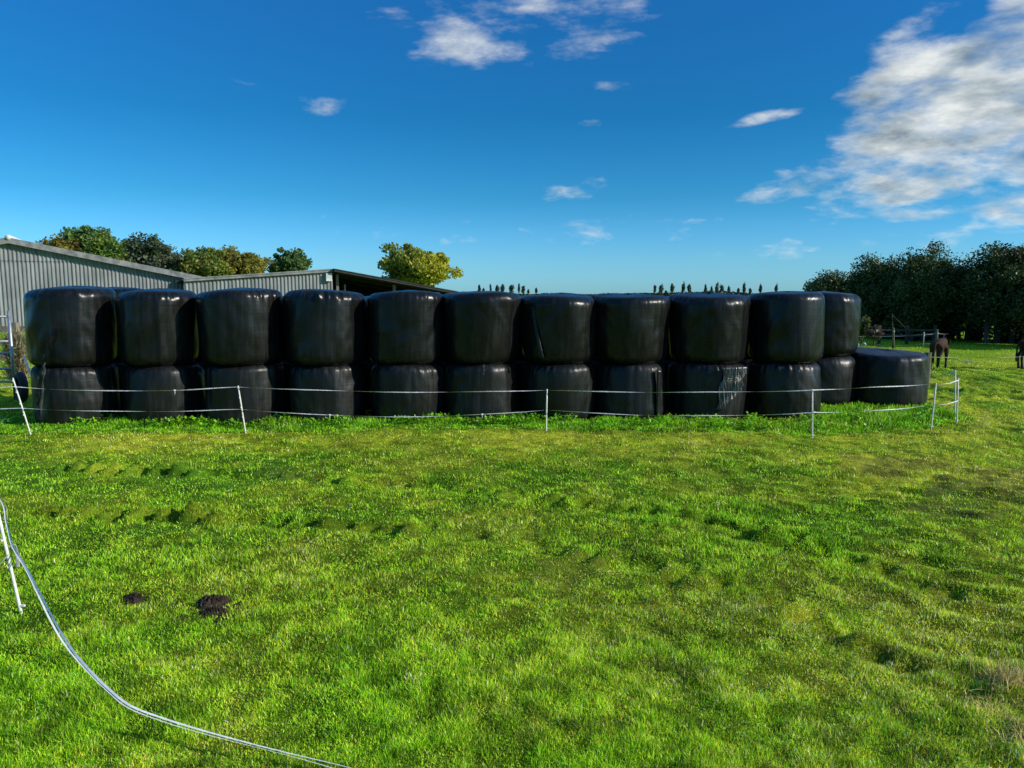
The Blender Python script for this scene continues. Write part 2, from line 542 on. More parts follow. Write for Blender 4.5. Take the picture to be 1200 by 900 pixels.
# fence line and the uncut strip in front of the bales
P_PIX = [(36, 510, 15, 443), (288, 508, 279, 452), (640, 506, 641, 456), (952, 513, 952, 456), (1091, 503, 1097, 449), (1121, 497, 1123, 443)]
PB = [gp(a, b) for a, b, c, d in P_PIX]
n = 80000
u = RNG.random(n); x = -9.5 + u * 16.8
fy = np.interp(x, [p.x for p in PB], [p.y for p in PB])
y = fy + 0.10 + RNG.random(n) ** 1.0 * np.where((x > 3.8) & (RNG.random(n) < .7), 3.0, 1.25)
ramp_h = sstep(0.1, 0.7, y - fy)
hg = (0.04 + 0.07 * RNG.random(n)) * (0.35 + 0.65 * ramp_h) * np.clip(1 + 1.2 * fbm(x, y, 1.2, 2), 0.4, 1.6) * np.where(x > 3.6, 1.2, 1.0) * np.where(x < -6.2, .55, 1)
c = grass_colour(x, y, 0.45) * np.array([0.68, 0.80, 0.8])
kk = ~((y > fy + 0.9) & (x > -7.5) & (x < 4.2))
tag(blades('long_grass', x[kk], y[kk], hg[kk], (0.010 + 0.010 * RNG.random(n))[kk], c[kk], lean=0.38), 'lush uncut grass strip along the foot of the bales', 'grass', kind='stuff')


def broad_leaves(name, x, y, z, size, col, m=M['grass'], flat=0.5, parent=None, loc=(0, 0, 0)):
    n = len(x)
    a = RNG.random(n) * 2 * math.pi
    tl = np.abs(RNG.normal(0, flat, n))
    d = np.stack([np.cos(a) * np.cos(tl), np.sin(a) * np.cos(tl), np.sin(tl)], 1)
    s = np.stack([-np.sin(a), np.cos(a), RNG.normal(0, 0.3, n)], 1)
    p = np.stack([x, y, z], 1); sz = size[:, None]
    V = np.stack([p, p + d * sz * .5 + s * sz * .38, p + d * sz, p + d * sz * .5 - s * sz * .38], 1).reshape(-1, 3)
    b = np.arange(n) * 4
    return np_mesh(name, V, np.stack([b, b + 1, b + 2, b + 3], 1), np.zeros((0, 3), int), m, np.repeat(col, 4, 0), parent, loc)


n = 16000
yy = 170 + RNG.random(n) * 460
D = F * CAM_Z / yy; lat = (RNG.random(n) * 2 - 1) * (0.8 * D)
k = fbm(lat, D, 0.9, 2) + 0.25 * RNG.random(n) - 0.12 * sstep(-1, 2, lat) > 0.10
x, y = lat[k], D[k]
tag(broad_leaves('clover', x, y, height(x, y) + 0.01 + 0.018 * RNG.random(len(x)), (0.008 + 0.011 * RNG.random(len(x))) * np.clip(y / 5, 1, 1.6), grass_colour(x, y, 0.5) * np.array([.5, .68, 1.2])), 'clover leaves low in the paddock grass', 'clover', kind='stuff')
n = 15000
x = -8.3 + RNG.random(n) * 15.5
fy = np.interp(x, [p.x for p in PB], [p.y for p in PB])
y = fy + 0.35 + RNG.random(n) * 0.75
clump = fbm(x + 3, y, 2.0, 2)
k = clump > -0.05
x, y = x[k], y[k]
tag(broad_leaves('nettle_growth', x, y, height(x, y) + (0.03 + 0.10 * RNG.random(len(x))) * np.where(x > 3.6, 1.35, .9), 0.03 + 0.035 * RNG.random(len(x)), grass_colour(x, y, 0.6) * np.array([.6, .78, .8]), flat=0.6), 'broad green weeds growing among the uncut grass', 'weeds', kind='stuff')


# ------------------------------------------------------------------ silage bales
def bale_mesh(name, R, h, seed, bulge=0.02, dome=0.03, tilt=(0, 0), taper=0.0, rc=0.17, lean=(0, 0)):
    rg = np.random.default_rng(seed)
    nu = 144
    prof = []
    rc2 = rc * (0.85 + 0.3 * rg.random())
    for r in np.linspace(0.02, 1, 6): prof.append((r * (R - rc), 0.0, 0))
    for a in np.linspace(0, math.pi / 2, 7)[1:]: prof.append((R - rc + rc * math.sin(a), rc - rc * math.cos(a), 0.3))
    for z in np.linspace(rc, h - rc2, 20)[1:]: prof.append((R, z, 0.3))
    for a in np.linspace(0, math.pi / 2, 12)[1:]: prof.append((R - rc2 + rc2 * math.cos(a), h - rc2 + rc2 * math.sin(a), 1))
    for r in np.linspace(1, 0.02, 10)[1:]: prof.append((r * (R - rc2), h + dome * (1 - r * r), 0.6))
    prof = np.array(prof)
    u = np.arange(nu) / nu * 2 * math.pi
    U, I = np.meshgrid(u, np.arange(len(prof)))
    r = prof[I, 0]; z = prof[I, 1]; tz = z / h
    d = np.zeros_like(U)
    for kx in range(1, 6):
        d += rg.normal(0, 0.011 / kx) * np.sin(kx * U + rg.random() * 6.3 + rg.normal(0, 1.2) * tz)
    d += bulge * np.sin(np.pi * tz)
    d += taper * (0.5 - tz)
    for kx in range(14):                      # vertical pulls of the stretched film
        c = rg.random() * 6.28; w = 0.02 + 0.07 * rg.random()
        dd = (U - c + math.pi) % (2 * math.pi) - math.pi + 0.1 * rg.normal() * (tz - .5)
        d += rg.normal(0, 0.005) * np.exp(-(dd / w) ** 2)
    ph = rg.random() * 50
    d += 0.022 * fbm(3 * np.cos(U) + ph, 3 * np.sin(U) + 2.2 * z / R + ph, 0.9, 3) * np.clip(tz * 6, 0, 1)
    dcx, dcz = rg.random() * 6.28, .25 + .5 * rg.random()      # a knock from the grab
    d -= 0.03 * rg.random() * np.exp(-(((U - dcx + math.pi) % (2 * math.pi) - math.pi) / .3) ** 2 - ((tz - dcz) / .22) ** 2)
    pl = np.zeros_like(U)
    for kx in (17, 23, 31, 41, 53):
        pl += np.sin(kx * U + rg.random() * 6.3) * rg.normal(0, 1)
    rim = np.exp(-((z - (h - 0.05)) / 0.09) ** 2)
    d += 0.0068 * pl * rim * np.clip(rg.random() + .3, 0, 1) * (0.35 + np.clip(np.sin(U * 2 + rg.random() * 6), 0, 1))
    rr = r + d * np.clip(r / R, 0, 1)
    x = rr * np.cos(U) + lean[0] * z; y = rr * np.sin(U) + lean[1] * z
    bm_ = np.exp(-(z / 0.10) ** 2)
    zz = z + (tilt[0] * x + tilt[1] * y) * tz + 0.006 * pl * (prof[I, 2] == 0.6) * np.clip(r / R - .3, 0, 1) * 0.6 + tz * 0.012 * np.sin(2 * U + rg.random() * 6)
    V = np.stack([x, y, zz], -1).reshape(-1, 3)
    nr = len(prof)
    id_ = np.arange(nr * nu).reshape(nr, nu)
    q = np.stack([id_[:-1], np.roll(id_[:-1], -1, 1), np.roll(id_[1:], -1, 1), id_[1:]], -1).reshape(-1, 4)
    V = np.concatenate([V, [[0, 0, V[:nu, 2].mean()]], [[0, 0, V[-nu:, 2].mean()]]])
    b0, t0 = nr * nu, nr * nu + 1
    tr = [[b0, (i + 1) % nu, i] for i in range(nu)] + [[t0, id_[-1, i], id_[-1, (i + 1) % nu]] for i in range(nu)]
    return V, q, np.array(tr)


def bale(loc, R, h, seed, label, group, rz=0.0, **kw):
    V, q, t = bale_mesh('wrap', R, h, seed, **kw)
    root = np_mesh('silage_bale', V, q, t, M['dusty_wrap'] if loc[2] < .3 else M['wrap'], None, None, loc, True)
    root.rotation_euler = (0, 0, rz)
    tag(root, label, 'silage bale', group)
    return root


ORD = ['first', 'second', 'third', 'fourth', 'fifth', 'sixth', 'seventh', 'eighth', 'ninth', 'tenth', 'eleventh', 'twelfth']
UPX = [(29, 139), (137, 234), (232, 334), (333, 430), (430, 522), (516, 610), (611, 701), (693, 786), (784, 880), (876, 967)]
UTOP = [336, 339, 338, 340, 341, 342, 344, 345, 344, 342]
LOWH = [0.92, 0.92, 0.925, 0.92, 0.92, 0.92, 0.925, 0.92, 0.915, 0.92]
UPL = ['tallest black bale on top at the left end, trailing a loose plastic strip',
       'black bale on top, second from the left end of the front row',
       'black bale on top in front of where the two sheds meet, third from the left',
       'black bale on top below the closed end of the small shed, fourth from left',
       'black bale on top below the open lean-to roof, fifth from the left',
       'black bale with pleated shiny rim on top, sixth from left below the yellow tree',
       'black bale on top, seventh from left, right of the gap in the poplars',
       'black bale on top, eighth from left, third from the right of the front row',
       'black bale on top above the bale with the crinkled patch, ninth from left',
       'black bale on top at the right end of the front row, tenth from left']
LOL = ['ribbed black bale on the ground at the left end, under the trailing strip',
       'black bale on the ground, second from the left end of the front row',
       'black bale on the ground behind the leaning post, third from the left',
       'black bale on the ground, fourth from the left of the front row',
       'black bale on the ground, fifth from the left of the front row',
       'black bale on the ground with a small torn bit at its rim, sixth from left',
       'black bale on the ground behind the upright middle post, seventh from the left',
       'black bale on the ground with a vertical wrap fold, eighth from the left',
       'black bale on the ground with the crinkled shiny patch of film',
       'black bale on the ground at the right end of the front row, behind a post']
UP_, LO_ = [], []
front_y = []
for i, (a, b) in enumerate(UPX):
    cx = (a + b) / 2
    Yc = 11.78 + 0.062 * i
    a1, a2 = math.atan((a - 600) / F), math.atan((b - 600) / F)
    am, ah = (a1 + a2) / 2, (a2 - a1) / 2
    Xc = Yc * math.tan(am)
    Rr = Yc / math.cos(am) * math.sin(ah) - 0.012
    gz = -0.03
    lo = bale((Xc + 0.02 * math.sin(i * 2.1), Yc, gz), min(Rr, 0.655) * (0.935 + 0.03 * math.sin(i * 1.7)), LOWH[i] - gz, 100 + i, LOL[i], 'bales in the lower front row', rz=i * 1.3,
              bulge=0.024 + 0.018 * math.sin(i * 2.3), dome=0.0, taper=0.05 * math.sin(i * 3.1), rc=0.12, lean=(0.03 * math.sin(i * 1.9), 0))
    topz = at(cx, UTOP[i], Yc).z
    up = bale((Xc, Yc, LOWH[i] - 0.015), min(Rr, 0.675), topz - LOWH[i] - 0.01, 200 + i, UPL[i], 'bales in the upper front row', rz=i * 2.3,
              bulge=0.012, dome=0.028, taper=(-.02, -.03, -.03, -.03, -.04, -.08, -.06, -.09, -.08, -.03)[i], rc=0.14, tilt=(0.035 * math.sin(i * 5.3 + 1), 0.03 * math.cos(i * 3)), lean=(0.03 * math.sin(i * 2.9 + .5), 0.02 * math.cos(i * 4.1)))
    UP_.append(up); LO_.append(lo); front_y.append((Xc, Yc))

Yb = [11.78 + 0.062 * i + 1.36 for i in range(13)]
for i in range(1, 12):
    cpx = (50, 140, 240, 355, 455, 539.5, 624, 708.5, 793, 877.5, 962, 1036)[i]
    p = at(cpx, 400, Yb[i])
    if i == 11:
        bale((p.x + 0.02, Yb[i] - 0.05, -0.02), 0.70, 0.98, 311, 'lone low black bale with nothing on top, beyond the right end of the stack', 'bales in the lower back row', bulge=0.02, dome=0.03, tilt=(-0.02, 0.05), taper=0.0, rc=.12)
        continue
    last = i == 10
    bale((p.x, Yb[i], -0.02), 0.60, 0.93, 300 + i, 'black bale on the ground behind the right end, between two strings of torn film' if last else 'black bale on the ground hidden in the back row',
         'bales in the lower back row', rz=i, bulge=0.02, dome=0.0)
    bale((p.x, Yb[i], 0.905), 0.62, (at(cpx, 341 if last else (336 if i == 1 else 346), Yb[i]).z - 0.945), 400 + i, 'black bale on top of the back row, standing out behind the right end' if last else
         ('black bale on top of the back row, glimpsed right of the tall left bale' if i == 1 else 'black bale on top of the back row, only its rim in view'),
         'bales in the upper back row', rz=i * 1.9, bulge=0.012, dome=0.028, taper=-0.02)


# loose film on the bales
def film(name, parent, ang0, ang1, z0, z1, R, seed, m, amp=0.012, nu=24, nv=40, shape=None, out=0.008):
    rg = np.random.default_rng(seed); V = []; Fc = []
    for j in range(nv + 1):
        v = j / nv
        a0, a1 = (ang0, ang1) if shape is None else shape(v)
        for i in range(nu + 1):
            a = a0 + (a1 - a0) * i / nu
            r = R + out + amp * (.5 + .5 * math.sin(a * 64 + 1.6 * math.sin(5 * v) + .8 * float(vnoise(v * 9, a * 5)) * 4)) * (.45 + .55 * math.sin(a * 21 + 2 * v)) + amp * .35 * math.sin(a * 151 + 3 * v) + amp * .12 * rg.random() - .02 * (i in (0, nu)) - .02 * (j in (0, nv))
            V.append((r * math.cos(a), r * math.sin(a), z0 + (z1 - z0) * v))
    for j in range(nv):
        for i in range(nu):
            k = j * (nu + 1) + i
            Fc.append([k, k + 1, k + nu + 2, k + nu + 1])
    o = mesh_obj(name, V, Fc, m, parent, (0, 0, 0), True)
    o.rotation_euler = (0, 0, -parent.rotation_euler.z)
    return o


dg = math.radians
film('crinkled_patch', LO_[8], 0, 0, 0.90, 0.24, 0.655, 5, M['crinkle'], 0.026, nu=70, nv=50,
     shape=lambda v: (dg(-86 + 3 * math.sin(9 * v) - 16 * max(0, v - .5)), dg(-44 - 36 * v ** 1.3 + 3 * math.sin(13 * v))), out=0.012)
film('wrap_fold', LO_[7], dg(-60), dg(-53), 0.86, 0.05, 0.645, 6, M['wrap'], 0.006, nu=8)
film('wrap_fold', UP_[6], dg(-128), dg(-120), 0.9, 0.1, 0.66, 8, M['wrap'], 0.004, nu=6, shape=lambda v: (dg(-138 + 16 * v), dg(-133 + 18 * v)))


def strip(name, parent, pts, w, m=M['wrap'], seed=0, jag=0.3):
    """a hanging tatter of film; world points"""
    rg = random.Random(seed); mb = MB()
    P = []
    pts = [Vector(p) for p in pts]
    for a, b in zip(pts[:-1], pts[1:]):
        for k in range(6):
            P.append(a.lerp(b, k / 6) + Vector((rg.uniform(-1, 1), rg.uniform(-1, 1), 0)) * 0.006)
    P.append(pts[-1])
    for i, p in enumerate(P):
        ww = w * (1 - jag + jag * 2 * rg.random()) * (0.7 + 0.3 * math.sin(i * .9))
        yv = 0.35 * ww * math.sin(i * 1.7)
        mb.v += [tuple(p + Vector((-ww / 2, yv, 0))), tuple(p + Vector((0, -0.25 * ww, 0))), tuple(p + Vector((ww / 2, -yv, 0)))]
    for i in range(len(P) - 1):
        k = 3 * i
        mb.f += [[k, k + 1, k + 4, k + 3], [k + 1, k + 2, k + 5, k + 4]]
    o = mb.build(name, m, None, (0, 0, 0), True)
    o.parent = parent
    o.matrix_parent_inverse = parent.matrix_basis.inverted()
    return o


def onface(px, py, bl, R):                    # point just proud of a bale's near face
    y0 = bl.location.y - R; p = at(px, py, y0)
    for _ in range(4):
        dx = max(-R * .995, min(R * .995, p.x - bl.location.x))
        p = at(px, py, bl.location.y - math.sqrt(R * R - dx * dx) - 0.02)
    return p


for b_ in UP_ + LO_:
    b_.matrix_basis                            # location and rotation are final here
R1 = 0.69
strip('trailing_strip', UP_[0], [onface(62, 385, UP_[0], R1), onface(55, 410, UP_[0], R1), onface(50, 430, UP_[0], R1), onface(47, 450, UP_[0], R1), onface(46, 470, UP_[0], R1), onface(45, 490, UP_[0], R1)], 0.09, seed=1)
strip('trailing_strip', UP_[0], [onface(52, 425, UP_[0], R1), onface(50, 450, UP_[0], R1), onface(48, 488, UP_[0], R1)], 0.05, M['crinkle'], seed=2)
strip('torn_tatter', LO_[5], [onface(567, 427, LO_[5], .655), onface(567, 433, LO_[5], .655), onface(566, 440, LO_[5], .655)], 0.035, M['crinkle'], seed=3)
strip('torn_tatter', LO_[8], [onface(868, 436, LO_[8], .68), onface(870, 446, LO_[8], .68), onface(868, 458, LO_[8], .68)], 0.04, M['crinkle'], seed=4)
strip('torn_tatter', LO_[9], [onface(937, 430, LO_[9], .66), onface(935, 442, LO_[9], .66)], 0.03, M['crinkle'], seed=9)
rear_up = [o for o in bpy.data.objects if o.get('label', '').endswith('standing out behind the right end')][0]
rear_lo = [o for o in bpy.data.objects if o.get('label', '').endswith('two strings of torn film')][0]
yr = rear_up.location.y
strip('torn_tatter', rear_up, [at(967, 395, yr - .50), at(970, 400, yr - .53), at(973, 405, yr - .55)], 0.045, M['crinkle'], seed=5)
strip('film_string', rear_lo, [at(963, 425, yr - .52), at(966, 436, yr - .53), at(969, 446, yr - .56), at(974, 452, yr - .60)], 0.03, M['crinkle'], seed=6)
strip('film_string', rear_lo, [at(989, 424, yr - .50), at(991, 430, yr - .50), at(988, 445, yr - .52)], 0.05, M['crinkle'], seed=7)


# ------------------------------------------------------------------ electric fence
def fence_post(base, top, label, group='white plastic fence posts', r=0.011, lugs=4, sink=True):
    base = Vector(base); top = Vector(top)
    base.z = hz(base.x, base.y)
    root = empty('fence_post', base, label, 'fence post', group)
    v = top - base
    n = v.normalized()
    mb = MB(); mb.tube([-n * 0.03, v * 0.02, v * 0.6, v], [r * .7, r, r, r * 0.9], 8)
    mb.build('shaft', M['white_plastic'], root, smooth=True)
    mb = MB(); mb.box(v * 0.06 + Vector((0.014, 0, 0)), (0.04, 0.016, 0.010)); mb.build('foot_tread', M['white_plastic'], root)
    for k in range(lugs):
        c = v * (0.35 + 0.6 * k / (lugs - 1))
        mb = MB()
        mb.tube([c + Vector((0, -r, 0)), c + Vector((0.0, -r - 0.014, -0.004)), c + Vector((0, -r - 0.018, 0.014))], 0.004, 6)
        mb.build('wire_lug', M['white_plastic'], root)
    return root


PL = ['leaning white fence post at the far left, in front of the metal gate', 'white fence post leaning left in front of the third bale', 'upright white fence post in the middle, in front of the seventh bale',
      'white fence post standing before the tenth bale at the stack end', 'white fence post tilted right, in front of the lone low bale\'s edge', 'front one of the paired corner posts right of the lone bale']
PT = []
for (bx, by, tx, ty), b, l in zip(P_PIX, PB, PL):
    t = at(tx, ty, b.y)
    fence_post(b, t, l); PT.append((b, t))
cb = gp(1119, 490); ct = at(1119.5, 434, cb.y)
fence_post(cb, ct, 'rear, taller one of the paired corner posts right of the lone bale')
pb = gp(1084, 462); fence_post(pb, at(1083, 425, pb.y), 'short white fence post half hidden behind the right edge of the lone bale')


def sagline(pts, sag, k=14):
    out = []
    for i, (a, b) in enumerate(zip(pts[:-1], pts[1:])):
        s = sag[i] if hasattr(sag, '__len__') else sag
        for j in range(k):
            t = j / k
            p = a.lerp(b, t); p.z -= s * 4 * t * (1 - t)
            p.z += 0.003 * math.sin(13 * t + i * 2)
            out.append(p)
    out.append(pts[-1])
    return out


def on_post(i, frac_px):
    b, t = PT[i]; f = (P_PIX[i][1] - frac_px) / (P_PIX[i][1] - P_PIX[i][3])
    return b.lerp(t, f) + Vector((0, -0.026, 0))


def tape(name, pts, w, label, group, m=M['white_tape'], knots=()):
    mb = MB(); mb.ribbon(pts, w, twist=2.2, phase=1.2)
    o = mb.build(name, m)
    tag(o, label, 'fence tape', group)
    for kp in knots:
        mb = MB(); kp = Vector(kp)
        mb.tube([kp + Vector((-.02, 0, 0.004)), kp + Vector((0, -.004, 0)), kp + Vector((.02, 0, .003))], [0.006, 0.013, 0.006], 7)
        mb.tube([kp, kp + Vector((0.006, -.004, -0.03)), kp + Vector((-0.004, 0, -0.07))], [0.005, 0.006, 0.003], 6)
        mb.build('knot', m, o, smooth=True)
    return o


lft = at(-260, 448, PB[0].y)
upl = sagline([lft, on_post(0, 453), on_post(1, 453), on_post(2, 457), on_post(3, 457), on_post(4, 450), on_post(5, 445)], [.05, .06, .05, .03, .0, .02])
tape('fence_tape', upl, 0.014, 'upper white fence tape running the length of the bale stack', 'fence tapes along the bales', knots=[upl[24]])
lft2 = at(-260, 472, PB[0].y)
lol = sagline([lft2, on_post(0, 478), on_post(1, 479), on_post(2, 480), on_post(3, 483), on_post(4, 474), on_post(5, 469)], [.04, .04, .105, .065, .03, .02])
tape('fence_tape', lol, 0.012, 'lower sagging white fence tape running the length of the bale stack', 'fence tapes along the bales', knots=[lol[14 * 2 + 4], lol[14 * 2 + 11]])
ret = [ct + Vector((0, 0.01, -0.02)), at(1100, 441, cb.y + .5), at(1083, 431, cb.y + 1.2), at(1060, 424, cb.y + 2.0), at(1010, 418, cb.y + 4)]
tape('fence_tape', ret, 0.013, 'white tape drooping from the taller corner post back behind the lone bale', 'fence tapes going back behind the bales')
ret2 = [ct + Vector((0, 0.01, -0.06)), at(1102, 442, cb.y + .5), at(1083, 437, cb.y + 1.2), at(1060, 432, cb.y + 2.0)]
tape('fence_tape', ret2, 0.010, 'lower thin tape going back from the taller corner post behind the lone bale', 'fence tapes going back behind the bales')

# the slack double tape and its post in the left foreground
fb = gp(25, 720); ft = at(-12, 560, fb.y + 0.02)
fence_post(fb, ft, 'near white fence post leaning in from the left edge, foreground', r=0.010)
TP = [(-40, 545, .62), (0, 583, .55), (9, 612, .48), (16, 640, .42), (30, 665, .36), (46, 698, .31), (60, 725, .27), (78, 754, .23), (100, 781, .20), (126, 808, .17), (152, 829, .15), (195, 845, .12), (240, 858, .10), (285, 870, .085), (330, 882, .075), (368, 892, .07), (400, 900, .065), (500, 926, .06)]
ctrl = [gp(a, b, z) for a, b, z in TP]


def smooth_path(c, k=6):
    out = []
    for i in range(len(c) - 1):
        p0, p1, p2, p3 = c[max(i - 1, 0)], c[i], c[i + 1], c[min(i + 2, len(c) - 1)]
        for j in range(k):
            t = j / k
            out.append(0.5 * ((2 * p1) + (p2 - p0) * t + (2 * p0 - 5 * p1 + 4 * p2 - p3) * t * t + (3 * p1 - p0 - 3 * p2 + p3) * t ** 3))
    out.append(c[-1]); return out


path = smooth_path(ctrl)
for s, lab in ((-1, 'left strand of the slack double white tape in the left foreground'), (1, 'right strand of the slack double white tape in the left foreground')):
    q = []
    for i, p in enumerate(path):
        gap = 0.006 + 0.004 * math.sin(i * .21 + s) + 0.008 * max(0, (i - 84) / 18)
        q.append(p + Vector((0.7 * s * gap, 0.5 * s * gap, 0.003 * s)))
    mb = MB(); mb.ribbon(q, 0.0100, twist=.35 + .25 * s, phase=.25 + .3 * s)
    tag(mb.build('fence_tape', M['fresh_tape']), lab, 'fence tape', 'slack foreground tapes')
mb = MB()
mb.tube([gp(10, 641, .42), gp(14, 638, .42), gp(19, 640, .41), gp(22, 652, .37), gp(22, 664, .33), gp(20, 664, .33), gp(19, 648, .39)], 0.004, 6)
mb.tube([gp(10, 650, .40), gp(4, 656, .37), gp(-6, 668, .32)], 0.004, 6)
tag(mb.build('tie_cord', M['grey_tape'], smooth=True), 'short cord tying the foreground tape to the near post', 'cord')


# ------------------------------------------------------------------ molehills and small ground things
def mound(name, c, rx, ry, h, label, cat, m, seed, lumps=60, crumb=0.02):
    rg = np.random.default_rng(seed)
    root = empty(name, (c.x, c.y, hz(c.x, c.y)), label, cat, 'molehills' if cat == 'molehill' else None)
    nr, nu = 16, 48; V = [(0, 0, h)]; Fc = []
    for i in range(1, nr + 1):
        t = i / nr
        for k in range(nu):
            a = 2 * math.pi * k / nu
            w = 1 + 0.18 * math.sin(2 * a + seed) + 0.1 * math.sin(5 * a + seed * 2)
            z = h * (1 - t * t) ** 1.3 * (1 + 0.25 * math.sin(3 * a + seed) * t) + rg.normal(0, 0.006) - (0.02 if t > .95 else 0)
            V.append((rx * t * w * math.cos(a), ry * t * w * math.sin(a), z))
    for k in range(nu): Fc.append([0, 1 + k, 1 + (k + 1) % nu])
    for i in range(nr - 1):
        for k in range(nu):
            a = 1 + i * nu
            Fc.append([a + k, a + nu + k, a + nu + (k + 1) % nu, a + (k + 1) % nu])
    mesh_obj('heap', V, Fc, m, root)
    mb = MB()
    for _ in range(lumps):
        a = rg.random() * 6.28; t = rg.random() ** .8 * 2.3; s = crumb * (0.4 + rg.random())
        z = max(0, h * (1 - min(t, 1) ** 2) ** 1.3)
        b = len(mb.v)
        for d in ((1, 0, 0), (-1, 0, 0), (0, 1, 0), (0, -1, 0), (0, 0, 1), (0, 0, -1)):
            mb.v.append((rx * t * math.cos(a) + d[0] * s * (.7 + .6 * rg.random()), ry * t * math.sin(a) + d[1] * s * (.7 + .6 * rg.random()), z + d[2] * s * .8))
        for tr in ((0, 2, 4), (2, 1, 4), (1, 3, 4), (3, 0, 4), (2, 0, 5), (1, 2, 5), (3, 1, 5), (0, 3, 5)): mb.f.append([b + i for i in tr])
    tag(mb.build('crumbs', m, root), kind='stuff')
    return root


mound('molehill', gp(155, 706), 0.095, 0.10, 0.042, 'smaller dark molehill, left of the crumbled one', 'molehill', M['soil'], 3, 40, .012)
mound('molehill', gp(248, 712), 0.125, 0.13, 0.060, 'larger crumbled dark molehill with scattered soil clods', 'molehill', M['soil'], 5, 110, .018)
mound('soil_spill', gp(252, 724), 0.10, 0.07, 0.03, 'low spill of soil just below the larger molehill', 'soil', M['soil'], 8, 90, .014)


def tuft(px, py, rad, n, hgt, label, colr, name='dry_grass_tuft', cat='grass tuft', lean=0.9):
    c = gp(px, py); x = RNG.normal(0, rad, n); y = RNG.normal(0, rad * .8, n)
    col = np.array(colr) * (0.6 + 0.7 * RNG.random((n, 1)))
    zb = height(x + c.x, y + c.y) - hz(c.x, c.y)
    o = blades(name, x, y, hgt * (0.5 + RNG.random(n)), (0.004 + 0.004 * RNG.random(n)) * max(1, c.y / 6), col, M['dry'], lean, zb, None, (c.x, c.y, hz(c.x, c.y)), 1.2)
    return tag(o, label, cat, 'dry grass tufts')


tuft(1180, 802, .06, 420, .10, 'pale dry grass tuft standing up at the right edge, lower right', (.62, .50, .18))
tuft(1160, 828, .09, 300, .04, 'flattened straw-coloured grass patch just below the dry tuft, lower right', (.66, .52, .18))
tuft(486, 801, .022, 60, .035, 'small bleached grass knot in the centre foreground', (.8, .68, .36))
tuft(1131, 425, .13, 160, .10, 'pale dry clump in the paddock between the two donkeys', (.55, .55, .42))
tuft(1195, 862, .07, 260, .06, 'small straw tuft in the bottom right corner', (.60, .48, .18))
tuft(1012, 412, .2, 200, .12, 'dry pale weeds in the grass behind the lone bale', (.4, .36, .2))


# ------------------------------------------------------------------ left: gate, post, tyre
GY = 14.2
gr = empty('metal_gate', (at(16, 440, GY).x, GY, 0), 'galvanised tubular farm gate at the left edge behind the leaning post', 'gate')
zt = at(16, 364, GY).z
mb = MB(); mb.tube([(0, 0, 0.0), (0, 0, zt)], 0.030, 12); mb.build('gate_post', M['galv'], gr, smooth=True)
for zz in (at(10, 371, GY).z, at(10, 400, GY).z, at(10, 414, GY).z, at(10, 432, GY).z, .35):
    mb = MB(); mb.tube([(-.02, 0, zz), (-3.2, 0, zz)], 0.022, 10); mb.build('rail', M['galv'], gr, smooth=True)
mb = MB(); mb.tube([(-1.6, -.03, .33), (-1.6, -.03, zt - .12)], 0.016, 8); mb.build('upright', M['galv'], gr, smooth=True)
mb = MB(); mb.tube([(-3.2, 0, .33), (-3.2, 0, zt - .1)], 0.022, 8); mb.build('upright', M['galv'], gr, smooth=True)

TY = 15.0
tp = at(21.5, 440, TY)
tr_ = empty('timber_post', (tp.x, TY, 0), 'stout weathered timber post left of the bales, hung with dry weeds', 'fence post')
mb = MB(); mb.box((0, 0, at(21, 378, TY).z / 2 - .05), (0.13, 0.13, at(21, 378, TY).z + .1)); mb.build('shaft', M['timber'], tr_)
n = 2600
hgt = at(21, 395, TY).z
zz = RNG.random(n) * (hgt - .3) + .3
xx = RNG.normal(0.09, .09, n); yv = RNG.normal(-.15, .05, n)
wv = blades('hanging_weeds', xx, yv, 0.12 + .20 * RNG.random(n), 0.010 + .012 * RNG.random(n), np.array([[.42, .38, .22]]) * (.5 + .8 * RNG.random((n, 1))), M['dry'], 1.1, zz, None, (tp.x, TY, 0), 1.5)
tag(wv, 'tangle of dry weeds draped over the stout timber post', 'dry weeds')

rl = empty('timber_fence', (tp.x - .1, 17.5, 0), 'weathered timber rail fence behind the metal gate at the left edge', 'fence')
for z in (0.55, 0.9, 1.2):
    mb = MB(); mb.box((-2.2, 0, z), (5, 0.045, 0.13)); mb.build('rail', M['timber'], rl)
for xx_ in (-.35, -2.2, -4.0):
    mb = MB(); mb.box((xx_, .09, 0.7), (0.12, 0.12, 1.4)); mb.build('post', M['timber'], rl)
# tyre leaning on the post
ty = empty('old_tyre', (at(26, 470, 13.9).x, 13.9, 0.0), 'worn black tyre propped upright between the gate and the bales', 'tyre', rz=dg(-44))


def torus(mb, R, r, n=36, k=12, sq=1.0):
    b = len(mb.v)
    for i in range(n):
        a = 2 * math.pi * i / n
        for j in range(k):
            w = 2 * math.pi * j / k
            rr = R + r * math.cos(w)
            mb.v.append((rr * math.cos(a), r * sq * math.sin(w), R + r + rr * math.sin(a)))
    for i in range(n):
        for j in range(k):
            mb.f.append([b + i * k + j, b + ((i + 1) % n) * k + j, b + ((i + 1) % n) * k + (j + 1) % k, b + i * k + (j + 1) % k])


